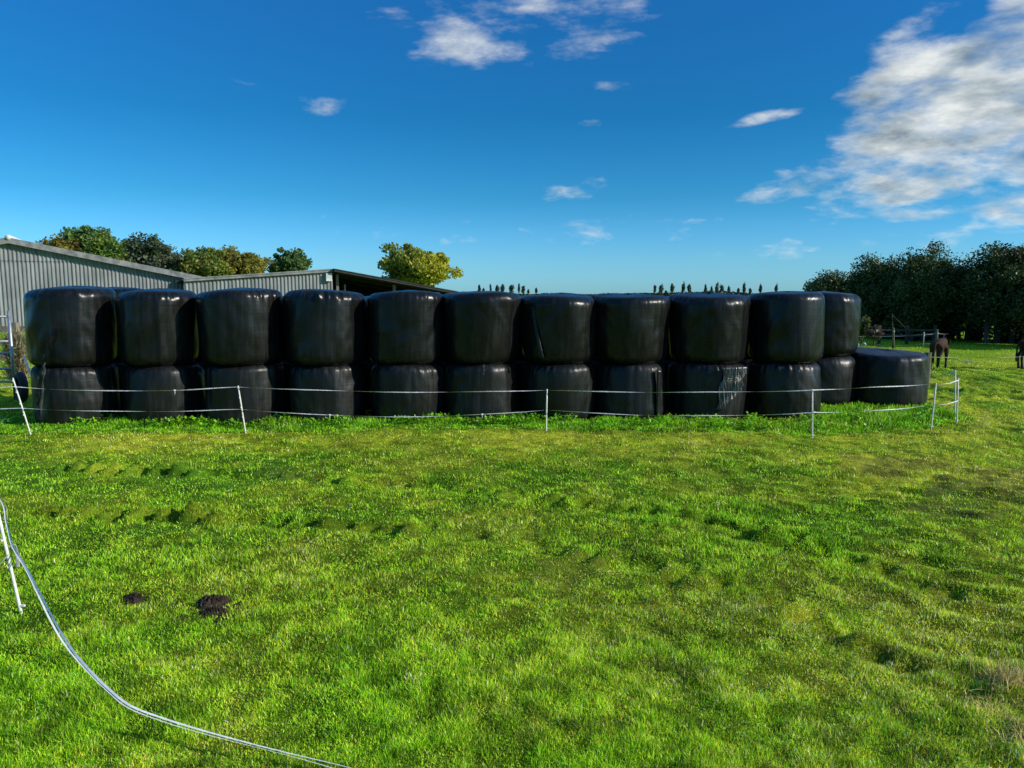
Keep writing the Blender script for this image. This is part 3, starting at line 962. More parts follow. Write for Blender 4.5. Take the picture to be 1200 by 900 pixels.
mb = MB(); torus(mb, 0.22, 0.065, sq=1.1); mb.build('tread', M['rubber'], ty, smooth=True)
mb = MB(); torus(mb, 0.17, 0.012); o = mb.build('bead', M['rubber'], ty, (0, -0.05, 0.108), True)
pst = at(33, 447, 13.6)
sp = empty('loose_stick', (pst.x + .09, 13.6, 0), 'pale stick leaning against the dry weeds by the left bales', 'stick')
mb = MB(); a_, b_ = at(37, 440, 13.6), at(28, 418, 13.9)
mb.tube([a_ - sp.location, b_ - sp.location], [0.018, 0.014], 7); mb.tube([Vector((.12, 0, 0)), a_ - sp.location], .018, 7); mb.build('rod', M['white_plastic'], sp, smooth=True)


# ------------------------------------------------------------------ sheds
def sheet_wall(name, parent, x0, x1, ztop, zbot, period=0.19, amp=0.026, y=0.0, m=M['sheet']):
    n = int((x1 - x0) / period * 8); V = []; Fc = []
    for i in range(n + 1):
        x = x0 + (x1 - x0) * i / n
        ph = (x / period) % 1
        w = amp * max(-1, min(1, 1.6 * math.sin(2 * math.pi * ph)))
        V += [(x, y + w, zbot if not callable(zbot) else zbot(x)), (x, y + w, ztop(x))]
    for i in range(n): Fc.append([2 * i, 2 * i + 2, 2 * i + 3, 2 * i + 1])
    return mesh_obj(name, V, Fc, m, parent)


def on_wall(px, py, org, rz):                 # where a pixel's ray meets the upright plane of a wall
    d = ray(px, py); nn = (-math.sin(rz), math.cos(rz))
    t = (org[0] * nn[0] + org[1] * nn[1]) / (d.x * nn[0] + d.y * nn[1])
    p = Vector((d.x * t, d.y * t, CAM_Z + d.z * t))
    return (p.x - org[0]) * math.cos(rz) + (p.y - org[1]) * math.sin(rz), p.z


SH = dg(25)
r_ = at(11, 281, 40.0)
hw, ze = on_wall(228, 324.5, r_, SH); zr = r_.z
b1 = empty('livestock_shed', (r_.x, r_.y, 0), 'large grey corrugated gable shed at the left behind the bales', 'shed', None, SH)
slope = (zr - ze) / hw


def gz1(x): return zr - abs(x) * slope


sheet_wall('gable_wall', b1, -hw + .1, hw - .1, lambda x: gz1(x) - .05, 0.0)
xu, zl = on_wall(104, 307, r_, SH)
sheet_wall('upper_sheets', b1, -4.0, xu, lambda x: gz1(x) - .06, lambda x: zl, y=-0.05)
DEP = 26.0
for s in (-1, 1):
    mb = MB()
    mb.v += [(0, -.35, zr + .06), (s * (hw + .35), -.35, gz1(hw + .35) + .06), (s * (hw + .35), DEP, gz1(hw + .35) + .06), (0, DEP, zr + .06),
             (0, -.35, zr - .02), (s * (hw + .35), -.35, gz1(hw + .35) - .02), (s * (hw + .35), DEP, gz1(hw + .35) - .02), (0, DEP, zr - .02)]
    mb.f += [[0, 1, 2, 3], [7, 6, 5, 4], [0, 4, 5, 1], [1, 5, 6, 2], [2, 6, 7, 3]]
    mb.build('roof', M['trim'], b1)
    mb = MB()
    x1 = s * (hw + .36)
    mb.v += [(0, -.37, zr - .20), (x1, -.37, gz1(hw + .36) - .20), (x1, -.37, gz1(hw + .36) + .10), (0, -.37, zr + .10),
             (0, -.41, zr - .20), (x1, -.41, gz1(hw + .36) - .20), (x1, -.41, gz1(hw + .36) + .10), (0, -.41, zr + .10)]
    mb.f += [[0, 1, 2, 3], [7, 6, 5, 4], [0, 4, 5, 1], [3, 2, 6, 7], [1, 5, 6, 2]]
    mb.build('verge_trim', M['trim'], b1)
    sd = MB(); sd.box((s * (hw - .12), DEP / 2, ze / 2 - .1), (0.08, DEP - .2, ze - .1)); sd.build('side_wall', M['sheet'], b1)
mb = MB(); mb.tube([(0, -.45, zr + .1), (0, DEP, zr + .1)], 0.14, 10); mb.build('ridge_cap', M['ridge'], b1, smooth=True)
mb = MB(); mb.box((hw - .55, -.2, ze - .42), (1.0, .3, .16), 0, -0.35); mb.build('eaves_bracket', M['dark_steel'], b1)
mb = MB(); mb.tube([(hw + .40, -.45, ze - .1), (hw + .40, DEP, ze - .12)], .09, 8); mb.build('gutter', M['trim'], b1, smooth=True)

c1 = at(389, 315, 42.0)
b2 = empty('lean_to_shed', (c1.x, c1.y, 0), 'smaller corrugated shed with an open dark lean-to on its right', 'shed', None, SH)
xl, zl0 = on_wall(215, 326, c1, SH); xr, zr0 = on_wall(533, 341.5, c1, SH); zc = c1.z


def top2(x): return zc + (zl0 - zc) * (x / xl)


sheet_wall('front_wall', b2, xl, 0, lambda x: top2(x) - .10, 0.0)
mb = MB(); mb.box((-.02, 6, zc / 2 - .1), (0.08, 12, zc - .3)); mb.build('partition_wall', M['sheet'], b2)


def slab(x0, z0, x1, z1, y0, y1, th):
    mb = MB()
    mb.v += [(x0, y0, z0), (x1, y0, z1), (x1, y1, z1), (x0, y1, z0), (x0, y0, z0 - th), (x1, y0, z1 - th), (x1, y1, z1 - th), (x0, y1, z0 - th)]
    mb.f += [[0, 1, 2, 3], [7, 6, 5, 4], [0, 4, 5, 1], [1, 5, 6, 2], [2, 6, 7, 3], [3, 7, 4, 0]]
    return mb


slab(xl, zl0, 0, zc, -.2, 12, .06).build('roof', M['trim'], b2)
slab(xl, zl0 - .065, 0, zc - .065, -.17, -.12, .11).build('verge_trim', M['trim'], b2)
slab(0.01, zc, xr, zr0, -.55, 12, .05).build('lean_to_roof', M['dark_steel'], b2)
slab(xr - .1, zr0 - .1, xr - .04, zr0 - .1, .5, 11.8, zr0 - .1).build('added_end_wall', M['dark_steel'], b2)  # wall added to block the sun and keep the lean-to interior dark
slab(0.01, zc - .06, xr, zr0 - .06, -.52, -.47, .10).build('fascia_board', M['dark_steel'], b2)
for t in (0.0, .33, .66, 1.0):
    yb = .3 + t * 11
    slab(0.02, zc - .055, xr, zr0 - .055, yb, yb + .1, .16).build('rafter', M['dark_steel'], b2)
for xx_ in (0.35, xr * .5, xr - .25):
    zt = zc + (zr0 - zc) * (xx_ / xr) - .24
    mb = MB(); mb.box((xx_, .35, zt / 2), (.14, .14, zt)); mb.build('post', M['timber'], b2)
mb = MB()
for yy_ in (10.6, 10.68): mb.v += [(.05, yy_, 0), (xr - .1, yy_, 0), (xr - .1, yy_, zr0 - .06), (.05, yy_, zc - .06)]
mb.f += [[0, 1, 2, 3], [7, 6, 5, 4], [0, 4, 5, 1], [1, 5, 6, 2], [2, 6, 7, 3], [3, 7, 4, 0]]
mb.build('back_wall', M['dark_steel'], b2)
mb = MB(); mb.box((-.22, -.16, on_wall(387, 325, c1, SH)[1]), (.32, .2, .42)); mb.build('junction_box', M['ridge'], b2)
for dx, zz in ((.55, .18), (.95, .12)):
    mb = MB(); mb.tube([(dx, 1.2, 1.4), (dx, 1.2, 2.45 + zz)], .05, 6); mb.build('prop', M['galv'], b2)


# ------------------------------------------------------------------ trees
def crown(name, parent, c, rad, n, leaf, pal, seed, clumps=60, cs=0.25, low=-1.0, sun=None, m=None, shell=0.45, dens=3.0, core=0.10):
    rg = np.random.default_rng(seed)
    n = int(n * dens)
    d = rg.normal(size=(clumps, 3)); d /= np.linalg.norm(d, axis=1)[:, None]
    rr = (shell + (1 - shell) * rg.random(clumps) ** 0.6) * (0.82 + 0.3 * rg.random(clumps))
    cc = d * rr[:, None]
    cc[:, 2] = np.maximum(cc[:, 2], low)
    k = rg.integers(0, clumps, n)
    size = (0.55 + 0.9 * rg.random(clumps)) * cs
    q_ = rg.normal(size=(n, 3)); q_ /= np.linalg.norm(q_, axis=1)[:, None]
    p = cc[k] + q_ * (rg.random((n, 1)) ** .5) * (size[k] * 0.95)[:, None]
    inner = rg.random(n) < core
    pin = rg.normal(size=(n, 3)); pin /= np.linalg.norm(pin, axis=1)[:, None]
    p = np.where(inner[:, None], pin * (rg.random((n, 1)) ** .45) * .80, p)
    P = p * np.array(rad) + np.array(c)
    a = rg.normal(size=(n, 3)); a /= np.linalg.norm(a, axis=1)[:, None]
    b = np.cross(a, rg.normal(size=(n, 3)) + np.array([0, 0, .8])); b /= np.linalg.norm(b, axis=1)[:, None]
    s = leaf * .68 * (0.6 + 0.8 * rg.random(n))[:, None] * np.where(inner, 2.0, 1.0)[:, None]
    V = np.stack([P - a * s * .6, P + b * s * .38, P + a * s * .6, P - b * s * .38], 1).reshape(-1, 3)
    pal = np.array(pal); ci = rg.integers(0, len(pal), clumps)
    pure = pal[ci][k]; other = pal[rg.integers(0, len(pal), n)]
    col = (pure * .7 + other * .3) * (0.7 + .6 * rg.random(n))[:, None]
    if sun is not None:                          # sunlight painted in: leaf colour brightens on the sunward side
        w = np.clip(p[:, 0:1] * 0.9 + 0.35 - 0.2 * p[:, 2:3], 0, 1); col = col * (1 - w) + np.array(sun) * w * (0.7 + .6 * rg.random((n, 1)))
    q = np.arange(n * 4).reshape(n, 4)
    return np_mesh(name, V, q, np.zeros((0, 3), int), m or M['leaf'], np.repeat(col, 4, 0), parent)


def trunk(parent, h, r, cen, rad, seed, limbs=7, stems=1, spread=.4):
    rg = random.Random(seed); mb = MB()
    for s in range(stems):
        ox = (s - (stems - 1) / 2) * spread; oy = rg.uniform(-.15, .15) * (stems > 1)
        lean = Vector((ox * .15 + rg.uniform(-.1, .1), rg.uniform(-.1, .1), 0))
        base = Vector((ox, oy, -.1)); top = Vector((ox, oy, h)) + lean * h * .4
        mid = base.lerp(top, .5) + Vector((rg.uniform(-.08, .08), 0, 0)) * h * .3
        mb.tube([base, base.lerp(mid, .15), mid, top], [r * 1.5, r, r * .8, r * .55], 9)
        for k in range(limbs):
            a = rg.random() * 6.28; e = rg.uniform(.1, .9)
            st = mid.lerp(top, rg.uniform(.2, 1))
            end = Vector(cen) + Vector((math.cos(a) * rad[0] * .75 * rg.uniform(.5, 1), math.sin(a) * rad[1] * .75 * rg.uniform(.5, 1), (e - .35) * rad[2]))
            m_ = st.lerp(end, .5) + Vector((0, 0, -.05 * h))
            mb.tube([st, m_, end], [r * .45, r * .28, r * .08], 6)
    return mb.build('trunk', M['bark'], parent, smooth=True)


def tree(name, cx, rpx, top, bot, Y, n, leaf, pal, seed, label, cat='tree', group=None, sun=None, clumps=70, cs=.25, depth=1.0, stems=1, tr=.16, m=None, low=-1.0, shell=.45):
    """cx, rpx, top, bot: the crown's place and outline measured in the photo, turned into metres at distance Y"""
    c = at(cx, 400, Y); rx = rpx / F * Y; zt = at(cx, top, Y).z; zb = max(.25, at(cx, bot, Y).z)
    root = empty(name, (c.x, Y, hz(c.x, Y)), label, cat, group)
    cen = (0, 0, (zt + zb) / 2); rad = (rx * .93, rx * .93 * depth, (zt - zb) / 2 * .93)
    crown('crown', root, cen, rad, n, leaf, pal, seed, clumps, cs, low, sun, m, shell)
    trunk(root, max(zb + (zt - zb) * (.18 if stems > 1 else .45), .8), tr, cen, rad, seed, stems=stems, spread=rx * .26)
    return root


olive = [(0.122, 0.227, 0.033), (0.166, 0.243, 0.036), (0.204, 0.267, 0.039), (0.102, 0.203, 0.033)]
dgreen = [(0.083, 0.158, 0.039), (0.105, 0.188, 0.048), (0.128, 0.195, 0.054)]
brown = [(0.178, 0.189, 0.036), (0.140, 0.221, 0.036), (0.242, 0.268, 0.033), (0.102, 0.182, 0.033)]
G = 'trees behind the sheds'
tree('broadleaf_tree', 112, 47, 261, 330, 66, 7000, .30, dgreen + olive[:2], 1, 'broad dark green tree topping the left shed roof', group=G, tr=.3)
tree('broadleaf_tree', 80, 26, 276, 325, 62, 2600, .26, [(.19, .16, .02), (.23, .18, .02), (.13, .13, .022)], 2, 'small yellowing tree at the left side of the broad dark tree', group=G, tr=.2)
tree('broadleaf_tree', 132, 26, 272, 330, 61, 2600, .26, olive, 21, 'olive brown tree in front of the broad dark tree', group=G, tr=.2)
tree('broadleaf_tree', 182, 35, 275, 335, 63, 3400, .30, [(0.077, 0.105, 0.056), (0.105, 0.126, 0.070), (0.084, 0.126, 0.035)], 3, 'loose grey green tree right of the broad dark tree', group=G, cs=.32, tr=.2)
tree('broadleaf_tree', 238, 37, 289, 335, 64, 3600, .28, brown, 4, 'brownish autumn tree above the meeting of the two sheds', group=G, tr=.2)
tree('broadleaf_tree', 284, 41, 291, 335, 67, 4000, .28, [(0.330, 0.270, 0.033), (0.240, 0.225, 0.033), (0.165, 0.180, 0.030)], 5, 'yellow brown autumn tree above the small shed', group=G, tr=.2)
tree('broadleaf_tree', 343, 26, 291, 335, 70, 4200, .26, dgreen, 6, 'compact rounded dark green tree above the small shed, right of the autumn trees', group=G, tr=.2)
tree('maple_tree', 491, 47, 284, 345, 60, 5600, .30, [(0.324, 0.338, 0.047), (0.243, 0.297, 0.047), (0.405, 0.378, 0.041), (0.189, 0.257, 0.047)], 7, 'yellow autumn tree standing alone above the lean-to roof', sun=(.46, .44, .03), clumps=80, cs=.22, tr=.22)
tree('shrub', 450, 8, 324, 342, 58, 600, .2, dgreen, 8, 'small dark bush poking over the lean-to roof beside the yellow tree', cat='bush', tr=.05)

HG = 'hedgerow trees along the right'
hp = [(0.047, 0.075, 0.018), (0.062, 0.095, 0.025), (0.090, 0.122, 0.034)]
HL = dict(group=HG, m=M['hedge_leaf'], shell=.3)
tree('hedgerow_tree', 1275, 66, 286, 395, 28, 12000, .12, hp, 31, 'dark hedgerow tree cut off by the right edge of the photo', stems=3, tr=.13, clumps=130, cs=.28, **HL)
tree('hedgerow_tree', 1178, 62, 284, 392, 31, 13000, .125, hp + [(.04, .05, .014)], 32, 'tall dark hedgerow tree over the right-hand donkey', stems=4, tr=.13, clumps=130, cs=.28, **HL)
tree('hedgerow_tree', 1128, 36, 302, 388, 33, 6000, .12, hp, 33, 'lower dark hedgerow tree filling the dip between two taller ones', stems=2, tr=.10, clumps=70, cs=.28, **HL)
tree('hedgerow_tree', 1080, 48, 289, 399, 33, 12000, .12, hp, 34, 'tall dark hedgerow tree behind the left-hand donkey', stems=3, tr=.13, clumps=110, cs=.28, **HL)
tree('hedgerow_tree', 1026, 46, 300, 398, 35, 10000, .12, hp, 35, 'dark hedgerow tree with a pale twiggy top, right of the stack', stems=2, tr=.12, clumps=110, cs=.28, **HL)
tree('hedgerow_tree', 978, 40, 316, 398, 38, 7000, .13, hp, 36, 'sloping dark hedgerow tree just behind the right end of the stack', stems=2, tr=.12, clumps=80, cs=.28, **HL)
tree('hedgerow_tree', 951, 20, 332, 392, 42, 3000, .13, hp, 37, 'lowest dark hedgerow bush at the left tip of the hedge', stems=1, tr=.1, clumps=40, cs=.3, **HL)
rg = np.random.default_rng(15)
n = 26000
upx = rg.uniform(925, 1400, n)
ok = ~((((upx > 1119) & (upx < 1135)) | ((upx > 1150) & (upx < 1165))) & (rg.random(n) < .93))
uY = np.interp(upx, [925, 1030, 1180, 1300, 1400], [42, 35.5, 32.5, 30, 27]) + rg.normal(0, .5, n)
ux = (upx - 600) / F * uY; uz = rg.random(n) ** .8 * 1.15
ux, uY, uz = ux[ok], uY[ok], uz[ok]; n = len(ux)
P = np.stack([ux, uY, uz], 1)
a = rg.normal(size=(n, 3)); a /= np.linalg.norm(a, axis=1)[:, None]; b = np.cross(a, rg.normal(size=(n, 3))); b /= np.linalg.norm(b, axis=1)[:, None]
V = np.stack([P - a * .11, P + b * .075, P + a * .11, P - b * .075], 1).reshape(-1, 3)
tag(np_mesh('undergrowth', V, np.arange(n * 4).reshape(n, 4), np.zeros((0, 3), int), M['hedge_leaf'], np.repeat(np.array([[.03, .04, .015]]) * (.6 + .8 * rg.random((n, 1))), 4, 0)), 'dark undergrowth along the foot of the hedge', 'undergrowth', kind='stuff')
for i, (cx, r, tp_, bt, Y, lab) in enumerate(((1010, 11, 372, 400, 30, 'yellow green shrub beside the stack at the foot of the hedge'), (1024, 10, 383, 400, 29, 'rounded dry brown bush at the foot of the hedge'))):
    tree('shrub', cx, r, tp_, bt, Y, 900, .09, [[(.13, .15, .03), (.09, .12, .03)], [(.14, .10, .06), (.09, .07, .045)]][i], 50 + i, lab, cat='bush', group='shrubs at the hedge foot', tr=.03, clumps=24, cs=.35)
for i, (cx, r, tp_, bt, Y, lab) in enumerate(((1128, 13, 378, 399, 36, 'sunlit green bush seen through the gap under the hedge, left gap'), (1158, 12, 384, 398, 36, 'sunlit pale bush seen through the right gap under the hedge'))):
    tree('shrub', cx, r, tp_, bt, Y, 700, .10, [(.11, .14, .03), (.16, .17, .05)], 60 + i, lab, cat='bush', group='bushes beyond the hedge', tr=.03, clumps=22, cs=.35)

# far poplars
PX = [[(562, 333, 1.6), (567, 336, 1.5), (575, 331, 1.3), (583, 333, 2.6), (589, 333, 2.8), (599, 333, 3.6), (608, 332, 1.4), (613, 334, 2.6), (619, 339, 1.4), (628, 337, 1.5)],
      [(766, 333, 1.7), (773, 333, 3.2), (779, 340, 1.4), (786, 332, 2.4), (799, 330, 2.4), (806, 331, 2.4), (825, 333, 2.0), (832, 335, 1.5), (838, 329.5, 2.6), (844, 333, 2.5), (852, 335, 1.6), (863, 337, 1.6), (870, 330, 2.3), (877, 338, 1.8), (889, 333, 2.0), (907, 333, 2.0)]]
for gi, lst in enumerate(PX):
    for i, (cx, tpx, rp) in enumerate(lst):
        Yp = 420 + (i * 37 % 90)
        where = ['distant row beside the yellow tree', 'distant row over the right-hand bales'][gi]
        tree('poplar_tree', cx, rp, tpx, 344.5, Yp, 420, 0.62, [(.07, .10, .075), (.09, .115, .075), (.10, .115, .08)], 500 + gi * 50 + i,  # distance haze mixed into the poplar leaf colours
             '%s poplar from left, %s' % (['first', 'second', 'third', 'fourth', 'fifth', 'sixth', 'seventh', 'eighth', 'ninth', 'tenth', 'eleventh', 'twelfth', 'thirteenth', 'fourteenth', 'fifteenth', 'sixteenth'][i], where),
             cat='poplar', group='distant poplars ' + ['left of centre', 'right of centre'][gi], clumps=30, cs=.34, tr=.2, shell=.1)
# far hedge line along the horizon
rg = np.random.default_rng(5)
n = 26000
hx = rg.uniform(-420, 420, n); hy = 470 + rg.normal(0, 4, n); top = 1.6 + 3.2 * np.clip(.5 + fbm(hx, hx * 0 + 3, .03, 3), .1, 1.2)
hzv = rg.random(n) * top
a = rg.normal(size=(n, 3)); a /= np.linalg.norm(a, axis=1)[:, None]; b = np.cross(a, rg.normal(size=(n, 3))); b /= np.linalg.norm(b, axis=1)[:, None]
P = np.stack([hx, hy, hzv], 1)
V = np.stack([P - a * .8, P + b * .55, P + a * .8, P - b * .55], 1).reshape(-1, 3)
col = np.array([[.035, .048, .028]]) * (.6 + .8 * rg.random((n, 1)))
tag(np_mesh('far_hedge', V, np.arange(n * 4).reshape(n, 4), np.zeros((0, 3), int), M['leaf'], np.repeat(col, 4, 0)), 'distant hedge along the horizon under the poplars', 'hedge', kind='stuff')


# ------------------------------------------------------------------ back paddock fence and odd things, right
def plain_post(px, py0, py1, Y, r, m, label, lean=0, name='fence_post', group='back paddock fence posts'):
    p0 = at(px, py0, Y); z = hz(p0.x, Y); p1 = at(px + lean, py1, Y)
    root = empty(name, (p0.x, Y, z), label, 'fence post', group)
    v = p1 - Vector((p0.x, Y, z))
    mb = MB(); mb.tube([(0, 0, -.05), v * .5, v * .97, v], [r, r * .97, r * .95, r * .6], 8); mb.build('shaft', m, root, smooth=True)
    mb = MB(); mb.tube([v * .8 + Vector((0, -r, 0)), v * .8 + Vector((0, -r - .03, .01))], .018, 6); mb.build('insulator', M['white_plastic'], root)
    return p1


bp = [plain_post(1082, 405, 389, 27.5, .018, M['galv'], 'slanting thin pale post in the back fence left of the first donkey', 1),
      plain_post(1047, 402, 384, 28, .045, M['old_timber'], 'dark timber post at the middle of the back fence', 0),
      plain_post(1098, 405, 386, 27.5, .05, M['old_timber'], 'dark timber post in the back fence directly behind the left donkey', 0)]
fpts = [at(985, 393.5, 28.5), at(1047, 394, 28), at(1082, 391.5, 27.5), at(1098, 390.5, 27.5), at(1115, 391, 27.5)]
tape('fence_tape', sagline(fpts, .02), .022, 'pale tape of the back fence running behind the lone bale', 'back fence tapes', M['grey_tape'])
tape('fence_tape', sagline([p - Vector((0, 0, .35)) for p in fpts], .02), .014, 'lower grey tape of the back fence behind the lone bale', 'back fence tapes', M['grey_tape'])
rr_ = empty('rail_fence', (at(1062, 400, 30).x, 30, 0), 'brown wooden rails of the pen in front of the hedge', 'fence')
xa, xb = at(1032, 388, 30).x - rr_.location.x, at(1097, 388, 30).x - rr_.location.x
for zz in (at(1060, 387, 30).z, at(1060, 393, 30).z):
    mb = MB(); mb.box(((xa + xb) / 2, 0, zz), (xb - xa, .06, .08)); mb.build('rail', M['bark'], rr_)
for xx_ in (xa, (xa + xb) / 2, xb):
    mb = MB(); mb.box((xx_, .09, .35), (.1, .1, .85)); mb.build('post', M['bark'], rr_)
lp = empty('leaning_pole', (at(1047, 400, 29).x, 29, 0), 'thin pole and brace sticking up in front of the dark hedge', 'pole')
mb = MB(); o0 = lp.location
mb.tube([Vector((0, 0, 0)), at(1045.5, 368, 29) - o0], .02, 7); mb.build('upright', M['bark'], lp)
mb = MB(); mb.tube([at(1045.5, 369, 28.95) - o0, at(1061, 384, 28.95) - o0], .014, 7); mb.build('brace', M['bark'], lp)
wires = [at(1086, 418.5, 17.0), at(1200, 418, 17.0), at(1330, 417, 17.0)]
tape('fence_wire', sagline(wires, .015), .012, 'thin grey tape crossing in front of the two donkeys', 'paddock tapes by the donkeys', M['grey_tape'])
plain_post(1331, 453, 412, 17.0, .02, M['white_plastic'], 'thin post holding the tape right of the donkeys', 0, group='posts of the tape by the donkeys')
p_ = at(1085, 446, 16.8)
wp = empty('timber_post', (p_.x, 16.8, hz(p_.x, 16.8)), 'mossy leaning timber stump post just right of the lone bale top', 'fence post')
mb = MB(); v = at(1087.5, 413, 16.8) - wp.location
mb.tube([(0, 0, -.1), v * .5, v], [.085, .08, .075], 9); mb.build('shaft', M['old_timber'], wp, smooth=False)
for i, (px, py, s, lab) in enumerate(((1001, 407, .16, 'white stone in the grass beside the right end of the stack'), (1012, 405, .11, 'smaller pale stone right of the white stone'))):
    c = gp(px, py); me = bmesh.new(); bmesh.ops.create_icosphere(me, subdivisions=3, radius=s)
    rg = np.random.default_rng(i)
    for vv in me.verts:
        d = vv.co.normalized(); vv.co *= 1 + .18 * math.sin(4 * d.x + i) + .14 * math.sin(5 * d.y + 2 * i) + .1 * math.sin(7 * d.z); vv.co.z *= .6
    mm_ = bpy.data.meshes.new('stone'); me.to_mesh(mm_); me.free(); mm_.materials.append(M['stone'])
    o = bpy.data.objects.new('stone', mm_); COL.objects.link(o); o.location = (c.x, c.y, hz(c.x, c.y) + s * .4)
    tag(o, lab, 'stone', 'pale stones')


# ------------------------------------------------------------------ donkeys
def coat(name, dark, mid, pale):
    m, nt, b = mat(name)
    tc = N(nt, 'ShaderNodeTexCoord'); sx = N(nt, 'ShaderNodeSeparateXYZ')
    nt.links.new(tc.outputs['Object'], sx.inputs[0])
    n = noise(nt, coords(nt, (1, 1, .4)), 22, 5)
    a = N(nt, 'ShaderNodeMath', operation='MULTIPLY_ADD'); a.inputs[1].default_value = .22
    nt.links.new(n, a.inputs[0]); nt.links.new(sx.outputs['Z'], a.inputs[2])
    c = ramp(nt, a.outputs[0], [(.10, dark), (.42, dark), (.55, mid), (.98, mid), (1.0, dark)])
    mz = N(nt, 'ShaderNodeMath', operation='GREATER_THAN'); mz.inputs[1].default_value = .885
    nt.links.new(sx.outputs['X'], mz.inputs[0])
    mx = N(nt, 'ShaderNodeMixRGB'); nt.links.new(mz.outputs[0], mx.inputs[0]); nt.links.new(c, mx.inputs[1]); mx.inputs[2].default_value = (*pale, 1)
    nt.links.new(mx.outputs[0], b.inputs['Base Color'])
    b.inputs['Roughness'].default_value = .85; b.inputs['Specular IOR Level'].default_value = .15
    bump(nt, b, n, .5, .02)
    return m


def donkey(loc, rz, label, m, mane_m, scale=1.0):
    root = empty('donkey', loc, label, 'donkey', 'donkeys grazing in the paddock', rz)
    root.scale = (scale,) * 3
    J = {'pel': (-.40, 0, .80, .155, .175), 'mid': (-.05, 0, .74, .175, .20), 'che': (.30, 0, .76, .15, .19), 'wit': (.44, 0, .82, .10, .15),
         'nk': (.60, 0, .74, .075, .12), 'pol': (.76, 0, .60, .075, .09), 'hd': (.84, 0, .45, .065, .085), 'muz': (.92, 0, .28, .05, .055), 'nos': (.945, 0, .23, .042, .045)}
    E = [('pel', 'mid'), ('mid', 'che'), ('che', 'wit'), ('wit', 'nk'), ('nk', 'pol'), ('pol', 'hd'), ('hd', 'muz'), ('muz', 'nos')]
    for s, k in ((1, 'L'), (-1, 'R')):
        st = .05 * s
        J.update({'hip' + k: (-.42, .10 * s, .68, .10, .14), 'sti' + k: (-.34 + st, .115 * s, .56, .07, .095), 'hock' + k: (-.52 + st, .11 * s, .37, .036, .048), 'can' + k: (-.50 + st, .11 * s, .20, .027, .03),
                  'fet' + k: (-.49 + st, .11 * s, .10, .034, .034), 'hof' + k: (-.47 + st, .11 * s, .035, .036, .040),
                  'sho' + k: (.33, .095 * s, .62, .07, .10), 'elb' + k: (.31 - st, .10 * s, .50, .05, .065), 'kne' + k: (.33 - st, .10 * s, .32, .038, .042), 'cf' + k: (.33 - st, .10 * s, .20, .026, .028),
                  'ff' + k: (.33 - st, .10 * s, .10, .033, .033), 'fh' + k: (.35 - st, .10 * s, .035, .036, .040)})
        E += [('pel', 'hip' + k), ('hip' + k, 'sti' + k), ('sti' + k, 'hock' + k), ('hock' + k, 'can' + k), ('can' + k, 'fet' + k), ('fet' + k, 'hof' + k),
              ('che', 'sho' + k), ('sho' + k, 'elb' + k), ('elb' + k, 'kne' + k), ('kne' + k, 'cf' + k), ('cf' + k, 'ff' + k), ('ff' + k, 'fh' + k)]
        J.update({'e0' + k: (.71, .055 * s, .67, .028, .03), 'e1' + k: (.66, .10 * s, .76, .03, .038), 'e2' + k: (.62, .125 * s, .86, .010, .014)})
        E += [('pol', 'e0' + k), ('e0' + k, 'e1' + k), ('e1' + k, 'e2' + k)]
    J.update({'t0': (-.57, 0, .79, .035, .035), 't1': (-.63, 0, .62, .022, .022), 't2': (-.63, .01, .42, .025, .025), 't3': (-.62, .02, .26, .03, .03), 't4': (-.61, .02, .18, .010, .010)})
    E += [('pel', 't0'), ('t0', 't1'), ('t1', 't2'), ('t2', 't3'), ('t3', 't4')]
    names = list(J); ix = {k: i for i, k in enumerate(names)}
    me = bpy.data.meshes.new('body'); me.from_pydata([J[k][:3] for k in names], [(ix[a], ix[b]) for a, b in E], []); me.update()
    o = bpy.data.objects.new('body', me); COL.objects.link(o)
    sk = o.modifiers.new('skin', 'SKIN'); sk.use_smooth_shade = True; sk.branch_smoothing = .6
    sv = me.skin_vertices[0].data
    for i, k in enumerate(names):
        sv[i].radius = (J[k][3], J[k][4]); sv[i].use_root = k == 'pel'
    ss = o.modifiers.new('sub', 'SUBSURF'); ss.levels = 2; ss.render_levels = 2
    bpy.context.view_layer.update()
    ev = o.evaluated_get(bpy.context.evaluated_depsgraph_get())
    m2 = bpy.data.meshes.new_from_object(ev); m2.name = 'body'
    o.modifiers.clear(); o.data = m2
    m2.materials.clear(); m2.materials.append(m); m2.polygons.foreach_set('use_smooth', [True] * len(m2.polygons))
    o.parent = root
    mb = MB()
    pts = [Vector((.38, 0, .99)), Vector((.50, 0, .95)), Vector((.62, 0, .85)), Vector((.72, 0, .72))]
    rgm = random.Random(3)
    for a, b_ in zip(pts[:-1], pts[1:]):
        for k in range(14):
            p = a.lerp(b_, k / 14); nrm = Vector((.45, 0, .75)).normalized()
            w = Vector((.012, .012 * rgm.uniform(-1, 1), 0)); b0 = len(mb.v)
            tip = p + nrm * .06 + Vector((rgm.uniform(-.02, .02), rgm.uniform(-.03, .03), 0))
            mb.v += [tuple(p - w - nrm * .08), tuple(p + w - nrm * .08), tuple(tip)]; mb.f.append([b0, b0 + 1, b0 + 2])
    mb.build('mane', mane_m, root)
    for s in (1, -1):
        bm = bmesh.new(); bmesh.ops.create_uvsphere(bm, u_segments=10, v_segments=8, radius=.016)
        mm_ = bpy.data.meshes.new('eye'); bm.to_mesh(mm_); bm.free(); mm_.materials.append(M['eye'])
        e = bpy.data.objects.new('eye', mm_); COL.objects.link(e); e.location = (.815, .062 * s, .50); e.parent = root
    for k in ('hofL', 'hofR', 'fhL', 'fhR'):
        mb = MB(); x_, y_ = J[k][0], J[k][1]
        mb.tube([(x_ + .01, y_, 0), (x_, y_, .065)], [.050, .040], 12); mb.build('hoof', M['hoof'], root, smooth=True)
